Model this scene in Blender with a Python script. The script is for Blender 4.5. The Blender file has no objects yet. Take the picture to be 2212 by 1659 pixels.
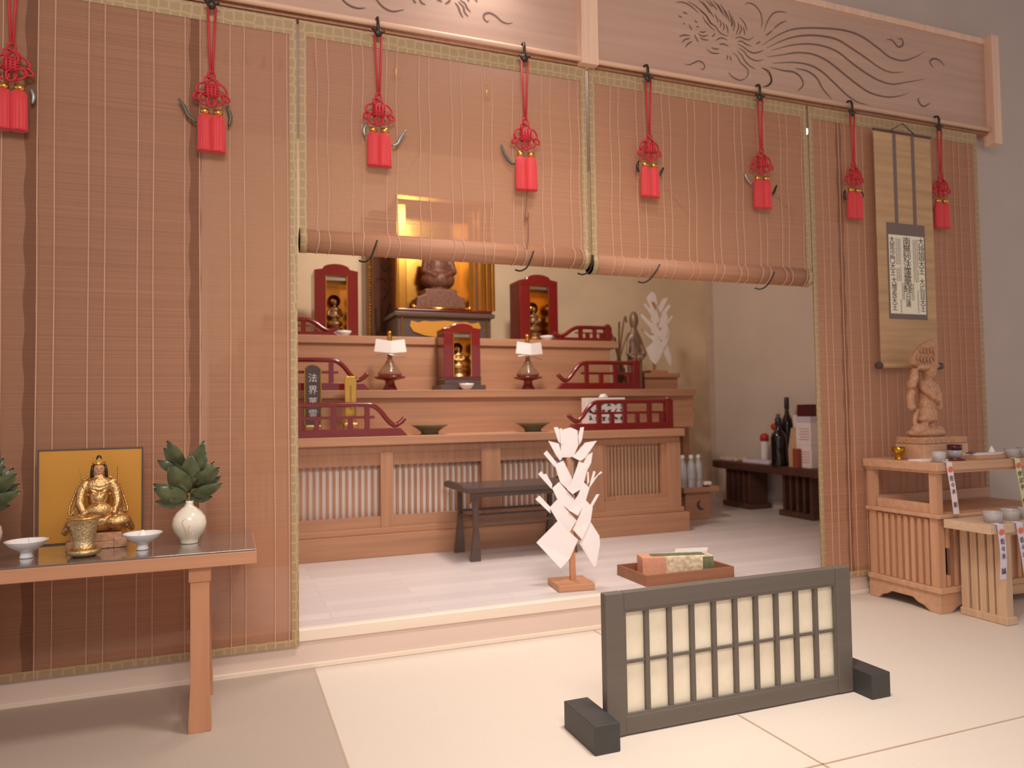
import bpy, bmesh, math, random
from mathutils import Vector, Matrix
random.seed(7)
S = bpy.context.scene
COL = S.collection
PI = math.pi

# ---------------------------------------------------------------- camera
FPX, PITCH, ROLL, YAW, CH = 1599.876, 0.0364499, -0.015434, 0.3675475, 1.1
cy_, sy_, cp_, sp_ = math.cos(YAW), math.sin(YAW), math.cos(PITCH), math.sin(PITCH)
FW = Vector((sy_*cp_, cy_*cp_, sp_)); RT = Vector((cy_, -sy_, 0)); UP = RT.cross(FW)
c_, s_ = math.cos(ROLL), math.sin(ROLL)
R2 = RT*c_ + UP*s_; U2 = UP*c_ - RT*s_
cam = bpy.data.cameras.new('camera'); camo = bpy.data.objects.new('camera', cam); COL.objects.link(camo)
camo.matrix_world = Matrix(((R2.x, U2.x, -FW.x, 0), (R2.y, U2.y, -FW.y, 0), (R2.z, U2.z, -FW.z, CH), (0, 0, 0, 1)))
cam.sensor_fit = 'HORIZONTAL'; cam.sensor_width = 36; cam.lens = FPX/2212*36; cam.clip_start = .05
cam.dof.use_dof = True; cam.dof.focus_distance = 2.9; cam.dof.aperture_fstop = 2.2
S.camera = camo

def ray(x, y): return R2*((x-1106)/FPX) + U2*(-(y-829.5)/FPX) + FW
def aY(x, y, Y):
    d = ray(x, y); return Vector((0, 0, CH)) + d*(Y/d.y)
def aZ(x, y, z):
    d = ray(x, y); return Vector((0, 0, CH)) + d*((z-CH)/d.z)

# ---------------------------------------------------------------- light
S.view_settings.view_transform = 'Standard'; S.view_settings.look = 'None'
S.view_settings.exposure = 0.0; S.view_settings.gamma = 1
W = bpy.data.worlds.new('world'); S.world = W; W.use_nodes = True
W.node_tree.nodes['Background'].inputs[0].default_value = (1, .945, .945, 1)
W.node_tree.nodes['Background'].inputs[1].default_value = .60
def area(name, loc, target, sx, sy, power, col, spread=180):
    l = bpy.data.lights.new(name, 'AREA'); l.shape = 'RECTANGLE'; l.size = sx; l.size_y = sy
    l.energy = power; l.color = col; l.spread = math.radians(spread)
    o = bpy.data.objects.new(name, l); COL.objects.link(o); o.location = loc
    o.rotation_euler = (Vector(target)-Vector(loc)).to_track_quat('-Z', 'Y').to_euler()
    return o
area('room_downlight', (1.45, 1.65, 3.95), (1.5, 2.1, 0), .7, .5, 31, (1, .95, .90), 88)
area('front_fill_light', (.2, -.9, 3.6), (.5, 3.3, 1.3), 1.6, 1.0, 45, (1, .91, .84), 120)  # unseen fill added behind the camera to brighten the blinds
area('stage_spotlight', (1.72, 4.15, 3.2), (1.75, 6.2, 1.9), .3, .2, 32, (1, .88, .74), 170)
area('stage_ceiling_light', (1.5, 4.05, 3.4), (1.4, 4.1, 0), 2.0, .4, 20, (1, .96, .93), 110)

# ---------------------------------------------------------------- materials
def lin(c): return tuple(((v/255)/12.92 if v/255 <= .04045 else ((v/255+.055)/1.055)**2.4) for v in c)
MATS = {}
def mat(name, rgb, rough=.6, metal=0, var=.06, scale=(8, 8, 8), bump=0, trans=0, alpha=1, emis=0, coat=0, sheen=0, rgb2=None, detail=3):
    if name in MATS: return MATS[name]
    m = bpy.data.materials.new(name); m.use_nodes = True; MATS[name] = m
    nt = m.node_tree; N = nt.nodes; b = N['Principled BSDF']
    c = lin(rgb)
    tc = N.new('ShaderNodeTexCoord'); mp = N.new('ShaderNodeMapping'); mp.inputs['Scale'].default_value = scale
    nt.links.new(tc.outputs['Object'], mp.inputs[0])
    nz = N.new('ShaderNodeTexNoise'); nz.inputs['Scale'].default_value = 1; nz.inputs['Detail'].default_value = detail
    nt.links.new(mp.outputs[0], nz.inputs[0])
    rp = N.new('ShaderNodeValToRGB'); rp.color_ramp.elements[0].position = .3; rp.color_ramp.elements[1].position = .7
    c2 = lin(rgb2) if rgb2 else c
    rp.color_ramp.elements[0].color = (*[max(0, v*(1-var)) for v in c], 1)
    rp.color_ramp.elements[1].color = (*[min(1, v*(1+var)) for v in c2], 1)
    nt.links.new(nz.outputs[0], rp.inputs[0]); nt.links.new(rp.outputs[0], b.inputs['Base Color'])
    b.inputs['Roughness'].default_value = rough; b.inputs['Metallic'].default_value = metal
    b.inputs['Transmission Weight'].default_value = trans; b.inputs['Coat Weight'].default_value = coat
    if sheen: b.inputs['Sheen Weight'].default_value = sheen
    if alpha < 1: b.inputs['Alpha'].default_value = alpha
    if emis:
        b.inputs['Emission Color'].default_value = (*c, 1); b.inputs['Emission Strength'].default_value = emis
    if bump:
        bp = N.new('ShaderNodeBump'); bp.inputs['Strength'].default_value = bump; bp.inputs['Distance'].default_value = .004
        nt.links.new(nz.outputs[0], bp.inputs['Height']); nt.links.new(bp.outputs[0], b.inputs['Normal'])
    return m
def wood(name, rgb, axis='x', var=.12, rough=.5, coat=0):
    s = {'x': (1.2, 30, 30), 'y': (30, 1.2, 30), 'z': (30, 30, 1.2)}[axis]
    return mat(name, rgb, rough, 0, var, s, bump=.05, coat=coat)
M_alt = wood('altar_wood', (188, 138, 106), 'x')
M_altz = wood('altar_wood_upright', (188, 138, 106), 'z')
M_altd = wood('altar_wood_dark_oak', (170, 122, 92), 'z')  # darker tone of the altar wood
M_ranma = wood('transom_board', (198, 160, 140), 'x', .07, .6)
M_pale = wood('pale_rail_wood', (236, 192, 162), 'x', .06)
M_palez = wood('pale_post_wood', (236, 196, 168), 'z', .08)
M_tbl = wood('table_wood', (196, 140, 104), 'x', .08, .45)
M_tblz = wood('table_leg_wood', (194, 136, 100), 'z', .1, .45)
M_cab = wood('cabinet_wood', (206, 158, 124), 'x', .1)
M_cabz = wood('cabinet_upright_wood', (202, 152, 118), 'z', .12)
M_bench = wood('bench_wood', (214, 182, 150), 'x', .08)
M_benchz = wood('bench_upright_wood', (210, 174, 140), 'z', .12)
M_carve = mat('carved_line', (120, 92, 80), .9)
M_black = wood('black_lacquer_wood', (92, 74, 68), 'x', .15, .35)  # lacquer black lightened a little to stand for the hazy veil
M_red = mat('red_lacquer', (124, 30, 28), .18, 0, .05, coat=.6)
M_redd = mat('dark_red_lacquer', (92, 24, 20), .2, 0, .05, coat=.6)
M_screen = wood('hazed_black_frame', (104, 94, 84), 'x', .06, .5)  # black lacquer lifted towards grey, haze put into the colour
M_foot = wood('black_foot', (62, 60, 58), 'y', .05, .5)
M_paper = mat('cream_paper', (246, 232, 206), .8, 0, .03, (30, 30, 30))
M_white = mat('white_paper', (250, 240, 236), .7, 0, .01)
M_shoji = mat('white_backing_paper', (245, 232, 224), .8, 0, .02)
M_gold = mat('polished_gold', (232, 176, 84), .22, 1, .05)
M_goldd = mat('brushed_gold', (214, 172, 118), .42, 1, .22, (120, 120, 120), bump=.8)
M_goldp = mat('embossed_pale_brass', (214, 188, 144), .42, 1, .18, (150, 150, 150), bump=1.0)
M_goldleaf = mat('gold_leaf_wall', (238, 216, 184), .55, .1, .1, (2, 2, 2))
M_goldscreen = mat('gold_paper_screen', (214, 152, 62), .45, .35, .04, (3, 3, 3))
M_wall = mat('beige_plaster', (196, 178, 168), .9, 0, .03, (3, 3, 3))
M_wallin = mat('beige_inner_wall', (236, 222, 210), .9, 0, .03, (3, 3, 3))
M_ceil = mat('off_white_ceiling', (214, 206, 206), .9, 0, .01)
M_kerb = mat('pale_kerb_board', (224, 200, 184), .6, 0, .04, (1, 20, 20))
M_lip = mat('pale_step_edge', (240, 220, 200), .45, 0, .04, (1, 20, 20))
M_porc = mat('white_porcelain', (248, 244, 242), .15, 0, .01, coat=.5)
M_cream = mat('cream_glaze', (240, 226, 204), .18, 0, .03, (5, 5, 5), coat=.5)
M_leaf = mat('dark_green_leaf', (74, 80, 50), .3, 0, .25, (20, 20, 20), rgb2=(88, 92, 58))
M_stem = mat('green_stem', (110, 106, 60), .5)
M_tas = mat('scarlet_silk', (222, 52, 56), .55, 0, .18, (160, 160, 4), bump=.4, sheen=.3)
M_cord = mat('scarlet_cord', (204, 48, 56), .6, 0, .1, (200, 200, 200))
M_blackmetal = mat('dark_bronze_metal', (66, 60, 52), .4, .6)
M_silver = mat('pale_silver_metal', (168, 170, 168), .35, .7)
M_green = mat('verdigris_metal', (104, 104, 92), .5, .4)
M_thread = mat('pale_weft_cord', (208, 162, 136), .7)
M_glass = mat('clear_glass', (240, 236, 234), .12, 0, 0, trans=.6)
M_plastic = mat('clear_plastic', (238, 234, 234), .12, 0, .05, trans=.55)
M_bronze = mat('bronze', (140, 104, 72), .4, .6, .3, (30, 30, 30))
M_fig = mat('reddish_figure', (120, 76, 60), .5, .1, .3, (40, 40, 40))
M_stat = mat('carved_camphor_wood', (192, 142, 108), .6, 0, .2, (90, 90, 60), bump=.5)
M_skin = mat('statue_face', (206, 148, 108), .5, .1, .05)
M_hair = mat('black_hair_paint', (44, 32, 28), .5)
M_celadon = mat('green_glaze', (116, 108, 82), .3, 0, .1)
M_dark = mat('dark_brown_wood', (92, 58, 48), .45, 0, .2, (2, 20, 20))
M_bottle = mat('black_bottle_glass', (30, 22, 24), .12, 0, .02, coat=.5)
M_navy = mat('navy_foil', (44, 36, 56), .3)
M_redbox = mat('maroon_card', (92, 30, 38), .5)
M_pinkp = mat('pink_paper', (238, 216, 218), .8, 0, .01)
M_lilac = mat('lilac_paper', (222, 208, 224), .8, 0, .01)
M_yelp = mat('yellow_green_paper', (226, 220, 166), .8, 0, .01)
M_orange = mat('orange_seal_ink', (236, 120, 88), .8, 0, .02)
M_ink = mat('black_ink', (50, 42, 42), .9)
M_inkg = mat('grey_ink', (126, 116, 112), .9)
M_silverink = mat('silver_lettering', (226, 222, 230), .5)
M_tan = mat('tan_paper', (206, 168, 130), .7, 0, .05)
M_salmon = mat('salmon_card', (226, 160, 128), .6, 0, .08, (60, 60, 60))
M_box2 = mat('printed_card', (214, 190, 152), .6, 0, .25, (40, 14, 60), rgb2=(236, 210, 176))
M_boxg = mat('green_print', (112, 118, 84), .6, 0, .3, (60, 60, 60))
M_tray = wood('brown_tray_wood', (150, 98, 70), 'x')
M_redglass = mat('dark_red_glass', (90, 34, 34), .1, 0, 0, trans=.4)
M_brass = mat('brass', (196, 148, 50), .2, 1, .05)
M_bulb = mat('lit_bulb', (235, 248, 255), .3, emis=14)
M_ribbon = mat('pale_ribbon', (226, 190, 178), .8)
M_sgrey = mat('slate_brocade', (122, 104, 98), .8, 0, .1, (200, 200, 200))

def scroll_mat():
    m = mat('tan_brocade_scroll', (192, 150, 108), .75, 0, .1, (1.5, 1.5, 26), rgb2=(198, 160, 116)); return m
M_scroll = scroll_mat()

def brocade():
    m = bpy.data.materials.new('gold_brocade'); m.use_nodes = True; nt = m.node_tree; N = nt.nodes; b = N['Principled BSDF']
    tc = N.new('ShaderNodeTexCoord'); v = N.new('ShaderNodeTexVoronoi'); v.inputs['Scale'].default_value = 24; v.feature = 'DISTANCE_TO_EDGE'
    mp = N.new('ShaderNodeMapping'); mp.inputs['Scale'].default_value = (1, .001, 1)
    nt.links.new(tc.outputs['Object'], mp.inputs[0]); nt.links.new(mp.outputs[0], v.inputs[0]); v.inputs['Randomness'].default_value = .25
    r = N.new('ShaderNodeValToRGB'); r.color_ramp.elements[0].position = .04; r.color_ramp.elements[1].position = .14
    r.color_ramp.elements[0].color = (*lin((190, 160, 120)), 1); r.color_ramp.elements[1].color = (*lin((170, 142, 104)), 1)
    nt.links.new(v.outputs[0], r.inputs[0]); nt.links.new(r.outputs[0], b.inputs['Base Color']); b.inputs['Roughness'].default_value = .6
    return m
M_broc = brocade()

def blind_mat(name, rgb, opac):
    m = bpy.data.materials.new(name); m.use_nodes = True; nt = m.node_tree; N = nt.nodes
    b = N['Principled BSDF']; out = N['Material Output']; b.inputs['Roughness'].default_value = .6
    tc = N.new('ShaderNodeTexCoord'); mp = N.new('ShaderNodeMapping'); mp.inputs['Scale'].default_value = (.8, 1, 420)
    nt.links.new(tc.outputs['Object'], mp.inputs[0])
    nz = N.new('ShaderNodeTexNoise'); nz.inputs['Scale'].default_value = 1; nz.inputs['Detail'].default_value = 2
    nt.links.new(mp.outputs[0], nz.inputs[0])
    r = N.new('ShaderNodeValToRGB'); r.color_ramp.elements[0].position = .3; r.color_ramp.elements[1].position = .7
    c = lin(rgb)
    r.color_ramp.elements[0].color = (*[v*.92 for v in c], 1); r.color_ramp.elements[1].color = (*[v*1.06 for v in c], 1)
    nt.links.new(nz.outputs[0], r.inputs[0]); nt.links.new(r.outputs[0], b.inputs['Base Color'])
    tl = N.new('ShaderNodeBsdfTranslucent'); nt.links.new(r.outputs[0], tl.inputs[0])
    m1 = N.new('ShaderNodeMixShader'); m1.inputs[0].default_value = .35
    nt.links.new(b.outputs[0], m1.inputs[1]); nt.links.new(tl.outputs[0], m1.inputs[2])
    tr = N.new('ShaderNodeBsdfTransparent'); mx = N.new('ShaderNodeMixShader')
    mr = N.new('ShaderNodeMapRange'); mr.inputs[1].default_value = .35; mr.inputs[2].default_value = .65
    mr.inputs[3].default_value = opac-.07; mr.inputs[4].default_value = min(1, opac+.07)
    nt.links.new(nz.outputs[0], mr.inputs[0]); nt.links.new(mr.outputs[0], mx.inputs[0])
    nt.links.new(tr.outputs[0], mx.inputs[1]); nt.links.new(m1.outputs[0], mx.inputs[2]); nt.links.new(mx.outputs[0], out.inputs[0])
    return m
M_blind = blind_mat('bamboo_slats', (206, 154, 120), .67)
M_roll = mat('rolled_bamboo_slats', (184, 130, 98), .6, 0, .14, (2.5, 1, 260), detail=2)
M_bindband = mat('dark_backing_band', (120, 74, 52), .8, alpha=.38)

def tatami_mat():
    m = bpy.data.materials.new('woven_tatami'); m.use_nodes = True; nt = m.node_tree; N = nt.nodes; b = N['Principled BSDF']
    tc = N.new('ShaderNodeTexCoord')
    w = N.new('ShaderNodeTexWave'); w.inputs['Scale'].default_value = 42; w.bands_direction = 'Y'; w.inputs['Distortion'].default_value = .4
    nz = N.new('ShaderNodeTexNoise'); nz.inputs['Scale'].default_value = 60
    nt.links.new(tc.outputs['Object'], w.inputs[0]); nt.links.new(tc.outputs['Object'], nz.inputs[0])
    a = N.new('ShaderNodeMixRGB'); a.inputs[0].default_value = .5; nt.links.new(w.outputs[0], a.inputs[1]); nt.links.new(nz.outputs[0], a.inputs[2])
    r = N.new('ShaderNodeValToRGB'); r.color_ramp.elements[0].color = (*lin((212, 196, 180)), 1); r.color_ramp.elements[1].color = (*lin((222, 206, 190)), 1)
    nt.links.new(a.outputs[0], r.inputs[0]); nt.links.new(r.outputs[0], b.inputs['Base Color'])
    b.inputs['Roughness'].default_value = .75
    bp = N.new('ShaderNodeBump'); bp.inputs['Strength'].default_value = .15; bp.inputs['Distance'].default_value = .002
    nt.links.new(w.outputs[0], bp.inputs['Height']); nt.links.new(bp.outputs[0], b.inputs['Normal'])
    return m
M_tatami = tatami_mat()
M_seam = mat('tatami_seam', (188, 160, 138), .8)
def stagefloor():
    m = bpy.data.materials.new('whitewashed_boards'); m.use_nodes = True; nt = m.node_tree; N = nt.nodes; b = N['Principled BSDF']
    tc = N.new('ShaderNodeTexCoord'); br = N.new('ShaderNodeTexBrick'); br.inputs['Scale'].default_value = 1
    br.inputs['Brick Width'].default_value = .9; br.inputs['Row Height'].default_value = .11; br.inputs['Mortar Size'].default_value = .0012
    br.inputs['Color1'].default_value = (*lin((228, 214, 208)), 1); br.inputs['Color2'].default_value = (*lin((214, 200, 196)), 1)
    br.inputs['Mortar'].default_value = (*lin((190, 174, 168)), 1)
    nt.links.new(tc.outputs['Object'], br.inputs[0]); nt.links.new(br.outputs[0], b.inputs['Base Color']); b.inputs['Roughness'].default_value = .32
    return m
M_stage = stagefloor()

# ---------------------------------------------------------------- mesh helpers
class MB:
    def __init__(s): s.bm = bmesh.new()
    def box(s, x0, x1, y0, y1, z0, z1):
        v = [s.bm.verts.new(p) for p in ((x0,y0,z0),(x1,y0,z0),(x1,y1,z0),(x0,y1,z0),(x0,y0,z1),(x1,y0,z1),(x1,y1,z1),(x0,y1,z1))]
        for f in ((3,2,1,0),(4,5,6,7),(0,1,5,4),(1,2,6,5),(2,3,7,6),(3,0,4,7)): s.bm.faces.new([v[i] for i in f])
        return s
    def lathe(s, prof, c=(0,0,0), seg=24, rip=0, n=0, sy=1):
        rings = []
        for r, z in prof:
            rings.append([s.bm.verts.new((c[0]+(r*(1+rip*math.cos(n*2*PI*k/seg)))*math.cos(2*PI*k/seg), c[1]+sy*(r*(1+rip*math.cos(n*2*PI*k/seg)))*math.sin(2*PI*k/seg), c[2]+z)) for k in range(seg)])
        for a, b in zip(rings, rings[1:]):
            for k in range(seg): s.bm.faces.new((a[k], a[(k+1)%seg], b[(k+1)%seg], b[k]))
        if prof[0][0] > 1e-5: s.bm.faces.new(rings[0][::-1])
        if prof[-1][0] > 1e-5: s.bm.faces.new(rings[-1])
        return s
    def tube(s, pts, r, seg=8, closed=False):
        pts = [Vector(p) for p in pts]; n = len(pts)
        rr = r if isinstance(r, (list, tuple)) else [r]*n
        rings = []; prev = None
        for i, p in enumerate(pts):
            if closed: t = pts[(i+1)%n]-pts[i-1]
            else: t = pts[min(i+1, n-1)]-pts[max(i-1, 0)]
            t.normalize()
            if prev is None: a = Vector((0,0,1)) if abs(t.z) < .9 else Vector((1,0,0)); u = t.cross(a).normalized()
            else: u = (prev - t*prev.dot(t)).normalized()
            prev = u; w = t.cross(u)
            rings.append([s.bm.verts.new(p + (u*math.cos(2*PI*k/seg)+w*math.sin(2*PI*k/seg))*rr[i]) for k in range(seg)])
        m = n if closed else n-1
        for i in range(m):
            a, b = rings[i], rings[(i+1)%n]
            for k in range(seg): s.bm.faces.new((a[k], a[(k+1)%seg], b[(k+1)%seg], b[k]))
        if not closed: s.bm.faces.new(rings[0][::-1]); s.bm.faces.new(rings[-1])
        return s
    def ell(s, c, r, rot=None, u=16, v=10):
        m = Matrix.Translation(c) @ (rot.to_4x4() if rot else Matrix.Identity(4)) @ Matrix.Diagonal((*r, 1))
        bmesh.ops.create_uvsphere(s.bm, u_segments=u, v_segments=v, radius=1, matrix=m); return s
    def prism(s, poly, d0, d1, plane='xz'):
        # polygon in a plane, extruded along the third axis from d0 to d1
        def P(a, b, d): return {'xz': (a, d, b), 'xy': (a, b, d), 'yz': (d, a, b)}[plane]
        A = [s.bm.verts.new(P(a, b, d0)) for a, b in poly]; B = [s.bm.verts.new(P(a, b, d1)) for a, b in poly]
        n = len(poly); s.bm.faces.new(A); s.bm.faces.new(B[::-1])
        for i in range(n): s.bm.faces.new((A[i], B[i], B[(i+1)%n], A[(i+1)%n]))
        return s
    def build(s, name, m, parent=None, smooth=False, bevel=0, tri=False, remesh=0, solid=0, shift=None):
        bm = s.bm
        if shift: bmesh.ops.translate(bm, verts=bm.verts, vec=shift)
        bmesh.ops.recalc_face_normals(bm, faces=bm.faces)
        me = bpy.data.meshes.new(name); bm.to_mesh(me); bm.free()
        o = bpy.data.objects.new(name, me); COL.objects.link(o); me.materials.append(m)
        if smooth:
            for p in me.polygons: p.use_smooth = True
        if parent: o.parent = parent
        if bevel:
            b = o.modifiers.new('bevel', 'BEVEL'); b.width = bevel; b.segments = 2; b.limit_method = 'ANGLE'
        if remesh:
            r = o.modifiers.new('remesh', 'REMESH'); r.mode = 'VOXEL'; r.voxel_size = remesh; r.use_smooth_shade = True
            sm = o.modifiers.new('smooth', 'SMOOTH'); sm.iterations = 2
        if solid:
            r = o.modifiers.new('solid', 'SOLIDIFY'); r.thickness = solid
        return o
def thing(name, label, cat, loc=(0,0,0), rz=0, group=None):
    o = bpy.data.objects.new(name, None); COL.objects.link(o); o.location = loc; o.rotation_euler = (0,0,rz)
    o.empty_display_size = .05
    o['label'] = label; o['category'] = cat
    if group: o['group'] = group
    return o
def tag(o, label, cat, group=None, loc=None):
    o['label'] = label; o['category'] = cat
    if group: o['group'] = group
    if loc: o.location = loc
    return o
def struct(o): o['kind'] = 'structure'; return o
def copy_thing(src, loc, label, rz=None, scale=None):
    def rec(o, par):
        c = o.copy(); COL.objects.link(c)
        if par: c.parent = par
        for k in [q for q in bpy.data.objects if q.parent == o]: rec(k, c)
        return c
    r = rec(src, None); r.location = loc; r['label'] = label
    if rz is not None: r.rotation_euler = (0,0,rz)
    if scale: r.scale = scale
    return r
def text_mesh(name, txt, size, m, parent, loc, rot=(PI/2,0,0), vertical=True, extr=.0004, sp=1.0, sx=1):
    bms = bmesh.new(); y = 0
    for ch in (txt if vertical else [txt]):
        cu = bpy.data.curves.new('t', 'FONT'); cu.body = ch; cu.size = size; cu.align_x = 'CENTER'; cu.extrude = extr
        to = bpy.data.objects.new('t', cu); COL.objects.link(to)
        bpy.context.view_layer.update()
        me = bpy.data.meshes.new_from_object(to.evaluated_get(bpy.context.evaluated_depsgraph_get()))
        for v in me.vertices: v.co.y += y; v.co.x *= sx
        bms.from_mesh(me); y -= size*sp
        bpy.data.objects.remove(to); bpy.data.meshes.remove(me)
    me = bpy.data.meshes.new(name); bms.to_mesh(me); bms.free(); me.materials.clear(); me.materials.append(m)
    for p in me.polygons: p.material_index = 0
    o = bpy.data.objects.new(name, me); COL.objects.link(o); o.location = loc; o.rotation_euler = rot
    if parent: o.parent = parent
    return o
def smoothpts(pts, k=6):
    # Catmull-Rom
    P = [Vector(p) for p in pts]; P = [P[0]*2-P[1]] + P + [P[-1]*2-P[-2]]; out = []
    for i in range(1, len(P)-2):
        for j in range(k):
            t = j/k; a, b, c, d = P[i-1], P[i], P[i+1], P[i+2]
            out.append(.5*((2*b)+(c-a)*t+(2*a-5*b+4*c-d)*t*t+(3*b-a-3*c+d)*t**3))
    out.append(P[-2]); return out

YK = 3.373       # kerb face
ZS = .16         # stage floor height
# ================================================================ SETTING
f = MB(); f.box(-4, 8, -4, 3.45, -.06, -.001); struct(f.build('floor', M_tatami))
mt = M_tatami.copy(); mt.name = 'nap_and_shade_tatami'  # darker nap of the left mats, with shadow put into the colour
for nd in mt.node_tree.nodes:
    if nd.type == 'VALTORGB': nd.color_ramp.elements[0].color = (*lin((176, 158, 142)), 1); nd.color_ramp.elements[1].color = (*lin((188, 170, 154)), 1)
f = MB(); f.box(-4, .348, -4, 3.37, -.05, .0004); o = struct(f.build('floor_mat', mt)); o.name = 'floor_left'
# tatami seams
f = MB(); f.box(.348, .354, -4, 3.37, -.002, .0012); f.box(1.705, 1.711, .6, 3.37, -.002, .0012)
for y in (1.825,): f.box(.354, 8, y, y+.005, -.002, .0012)
f.box(-4, .348, 1.2, 1.205, -.002, .0012)
struct(f.build('trim_1', M_seam))
f = MB(); f.box(-4, 5.0, 3.37, 6.75, -.05, ZS); o = struct(f.build('floor_stage', M_stage)); o.name = 'floor_stage'
f = MB(); f.box(-4, 4.62, 3.352, 3.40, .117, .168); struct(f.build('trim_2', M_lip, bevel=.004))
f = MB(); f.box(-4, 4.62, 3.362, 3.372, .02, .117); struct(f.build('trim_3', M_kerb))
f = MB(); f.box(-4, 4.62, 3.352, 3.372, 0, .02); struct(f.build('trim_4', M_lip, bevel=.002))
f = MB(); f.box(-4, 5.0, 6.6, 6.72, ZS, 3.5); struct(f.build('wall_stage_back', M_goldleaf))
f = MB(); f.box(4.82, 4.95, 3.55, 6.6, ZS, 3.5); struct(f.build('wall_stage_right', M_wallin))
f = MB(); f.box(4.76, 4.82, 6.54, 6.6, ZS, 3.5); struct(f.build('trim_5', M_kerb))
f = MB(); f.box(4.79, 4.82, 3.6, 6.54, ZS, ZS+.07); struct(f.build('baseboard_stage_right', M_kerb))
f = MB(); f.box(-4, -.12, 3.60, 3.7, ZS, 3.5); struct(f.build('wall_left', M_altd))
f = MB(); f.box(-.22, -.12, 3.7, 6.6, ZS, 3.5); struct(f.build('wall_stage_left', M_wallin))
f = MB(); f.box(-4, 5.0, 3.45, 6.7, 3.5, 3.6); struct(f.build('ceiling_stage', M_ceil))
f = MB(); f.box(4.55, 8, 3.42, 3.55, 0, 4.0); struct(f.build('wall_right', M_wall))
f = MB(); f.box(-4, 4.55, 3.42, 3.5, 2.93, 4.0); struct(f.build('wall_upper', M_wall))
f = MB(); f.box(-4, 8, -4, 3.42, 3.98, 4.08); struct(f.build('ceiling', M_ceil))

# ================================================================ TRANSOM BOARDS + RAIL
def strokes(lst, Y, off=(0,0), sc=1, w=.006, inv=1):
    """thin tapered ribbons lying on the board face; points are (px,py) of the board in the photo, put onto its plane"""
    b = MB()
    for st in lst:
        wid = w
        if isinstance(st, tuple): st, wid = st
        P = smoothpts([aY(off[0]+x/sc, off[1]+y/sc, Y) for x, y in st], 6); n = len(P)
        L, Rr = [], []
        for i, p in enumerate(P):
            t = P[min(i+1, n-1)]-P[max(i-1, 0)]; t.normalize(); q = Vector((-t.z, 0, t.x))
            ww = wid*.5*(math.sin(PI*(i+.6)/(n+.2))**.6)
            L.append(b.bm.verts.new((p.x+q.x*ww, Y-.0012, p.z+q.z*ww))); Rr.append(b.bm.verts.new((p.x-q.x*ww, Y-.0012, p.z-q.z*ww)))
        for i in range(n-1): b.bm.faces.new((L[i], L[i+1], Rr[i+1], Rr[i]))
    return b
YB = 3.35
t = thing('carved_transom', 'wooden transom board with a carved long-tailed phoenix, right of the pale post', 'transom', (3.2, YB, 2.9))
def rel(b, t): b.bm.transform(Matrix.Translation(-Vector(t.location))); return b
rel(MB().box(1.77, 4.66, YB, YB+.05, 2.88, 3.47), t).build('board', M_ranma, t)
rel(MB().box(1.77, 4.66, YB-.012, YB+.05, 3.462, 3.50), t).build('top_rail', M_palez, t, bevel=.003)
rel(MB().box(1.77, 4.66, YB-.005, YB+.05, 2.86, 2.885), t).build('bottom_rail', M_altd, t)
A = (1440, 0); a = 8.296; B5 = (1640, 60); b5 = 3.867
carA = [[(170,40),(300,45),(430,110),(580,240)], [(370,25),(480,80),(600,180),(700,270),(770,400),(820,440)], [(570,0),(680,100),(780,250)], [(640,290),(700,390),(780,480),(870,550)],
 [(600,200),(720,300),(800,420),(880,480),(930,560),(1010,620),(1100,650)], [(640,20),(720,130),(800,240),(850,320)], [(700,0),(790,90),(830,120)], [(760,0),(850,110),(910,180)], [(830,10),(930,120),(980,230)],
 [(900,70),(980,190),(1030,300)], [(960,80),(1030,190),(1080,350)], [(1040,180),(1090,280),(1130,400)], [(1110,180),(1150,330),(1165,480)], [(1170,280),(1185,400),(1165,480)], [(860,250),(900,330),(920,410)],
 [(940,340),(970,420),(960,490)], [(1000,390),(1030,470),(1010,550)], [(1060,430),(1090,520),(1100,600)], [(1210,360),(1215,460),(1190,560)], [(1270,390),(1290,480),(1240,630)], [(1320,440),(1340,520),(1290,630)], [(1370,480),(1390,560),(1400,630)],
 [(1310,310),(1400,430),(1440,560)], [(1400,80),(1470,55),(1580,100),(1680,230),(1710,400),(1690,500)], [(1750,560),(1800,400),(1880,270),(1960,220),(2080,210),(2150,235)],
 [(1910,525),(2020,430),(2150,370)], [(1770,640),(1830,600),(1900,540)], [(1600,790),(1680,745)], [(1230,690),(1300,665),(1380,690),(1470,715),(1560,660)], [(1270,745),(1340,740),(1420,790),(1530,835)],
 [(1270,790),(1370,840),(1470,920),(1570,950),(1670,930),(1740,895)], [(1290,860),(1380,920),(1450,1010),(1540,1070),(1640,1090),(1740,1065)], [(1260,900),(1340,990),(1400,1090),(1500,1190),(1600,1240)],
 [(1180,940),(1260,1010),(1330,1130),(1420,1210),(1460,1280),(1440,1370),(1380,1430)], [(1100,1290),(1180,1380),(1310,1440),(1390,1410)], [(1700,1210),(1800,1280),(1870,1390),(1870,1490),(1730,1560)],
 [(880,730),(940,690),(1010,685),(1090,720)], [(940,800),(1010,790),(1110,830)], [(800,850),(870,880),(940,875)], [(720,880),(790,940),(880,960),(950,960)], [(220,660),(310,630),(420,640)],
 [(270,765),(330,710),(420,690)], [(330,850),(390,780),(460,740)], [(560,600),(640,650),(750,630)], [(590,570),(650,580),(700,565)], [(600,680),(670,710),(750,720)], [(500,620),(530,690),(570,760)],
 [(400,440),(430,500),(450,540)], [(500,370),(550,410)], [(530,470),(580,490)], [(1085,990),(1090,1070)], [(1130,1000),(1160,1090)], [(310,1140),(390,1165),(480,1130),(570,1095),(650,1130),(680,1200),(640,1250),(590,1220)],
 [(810,660),(870,610)], [(215,280),(270,320)], [(290,220),(370,250)], [(300,410),(330,440)]]
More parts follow.
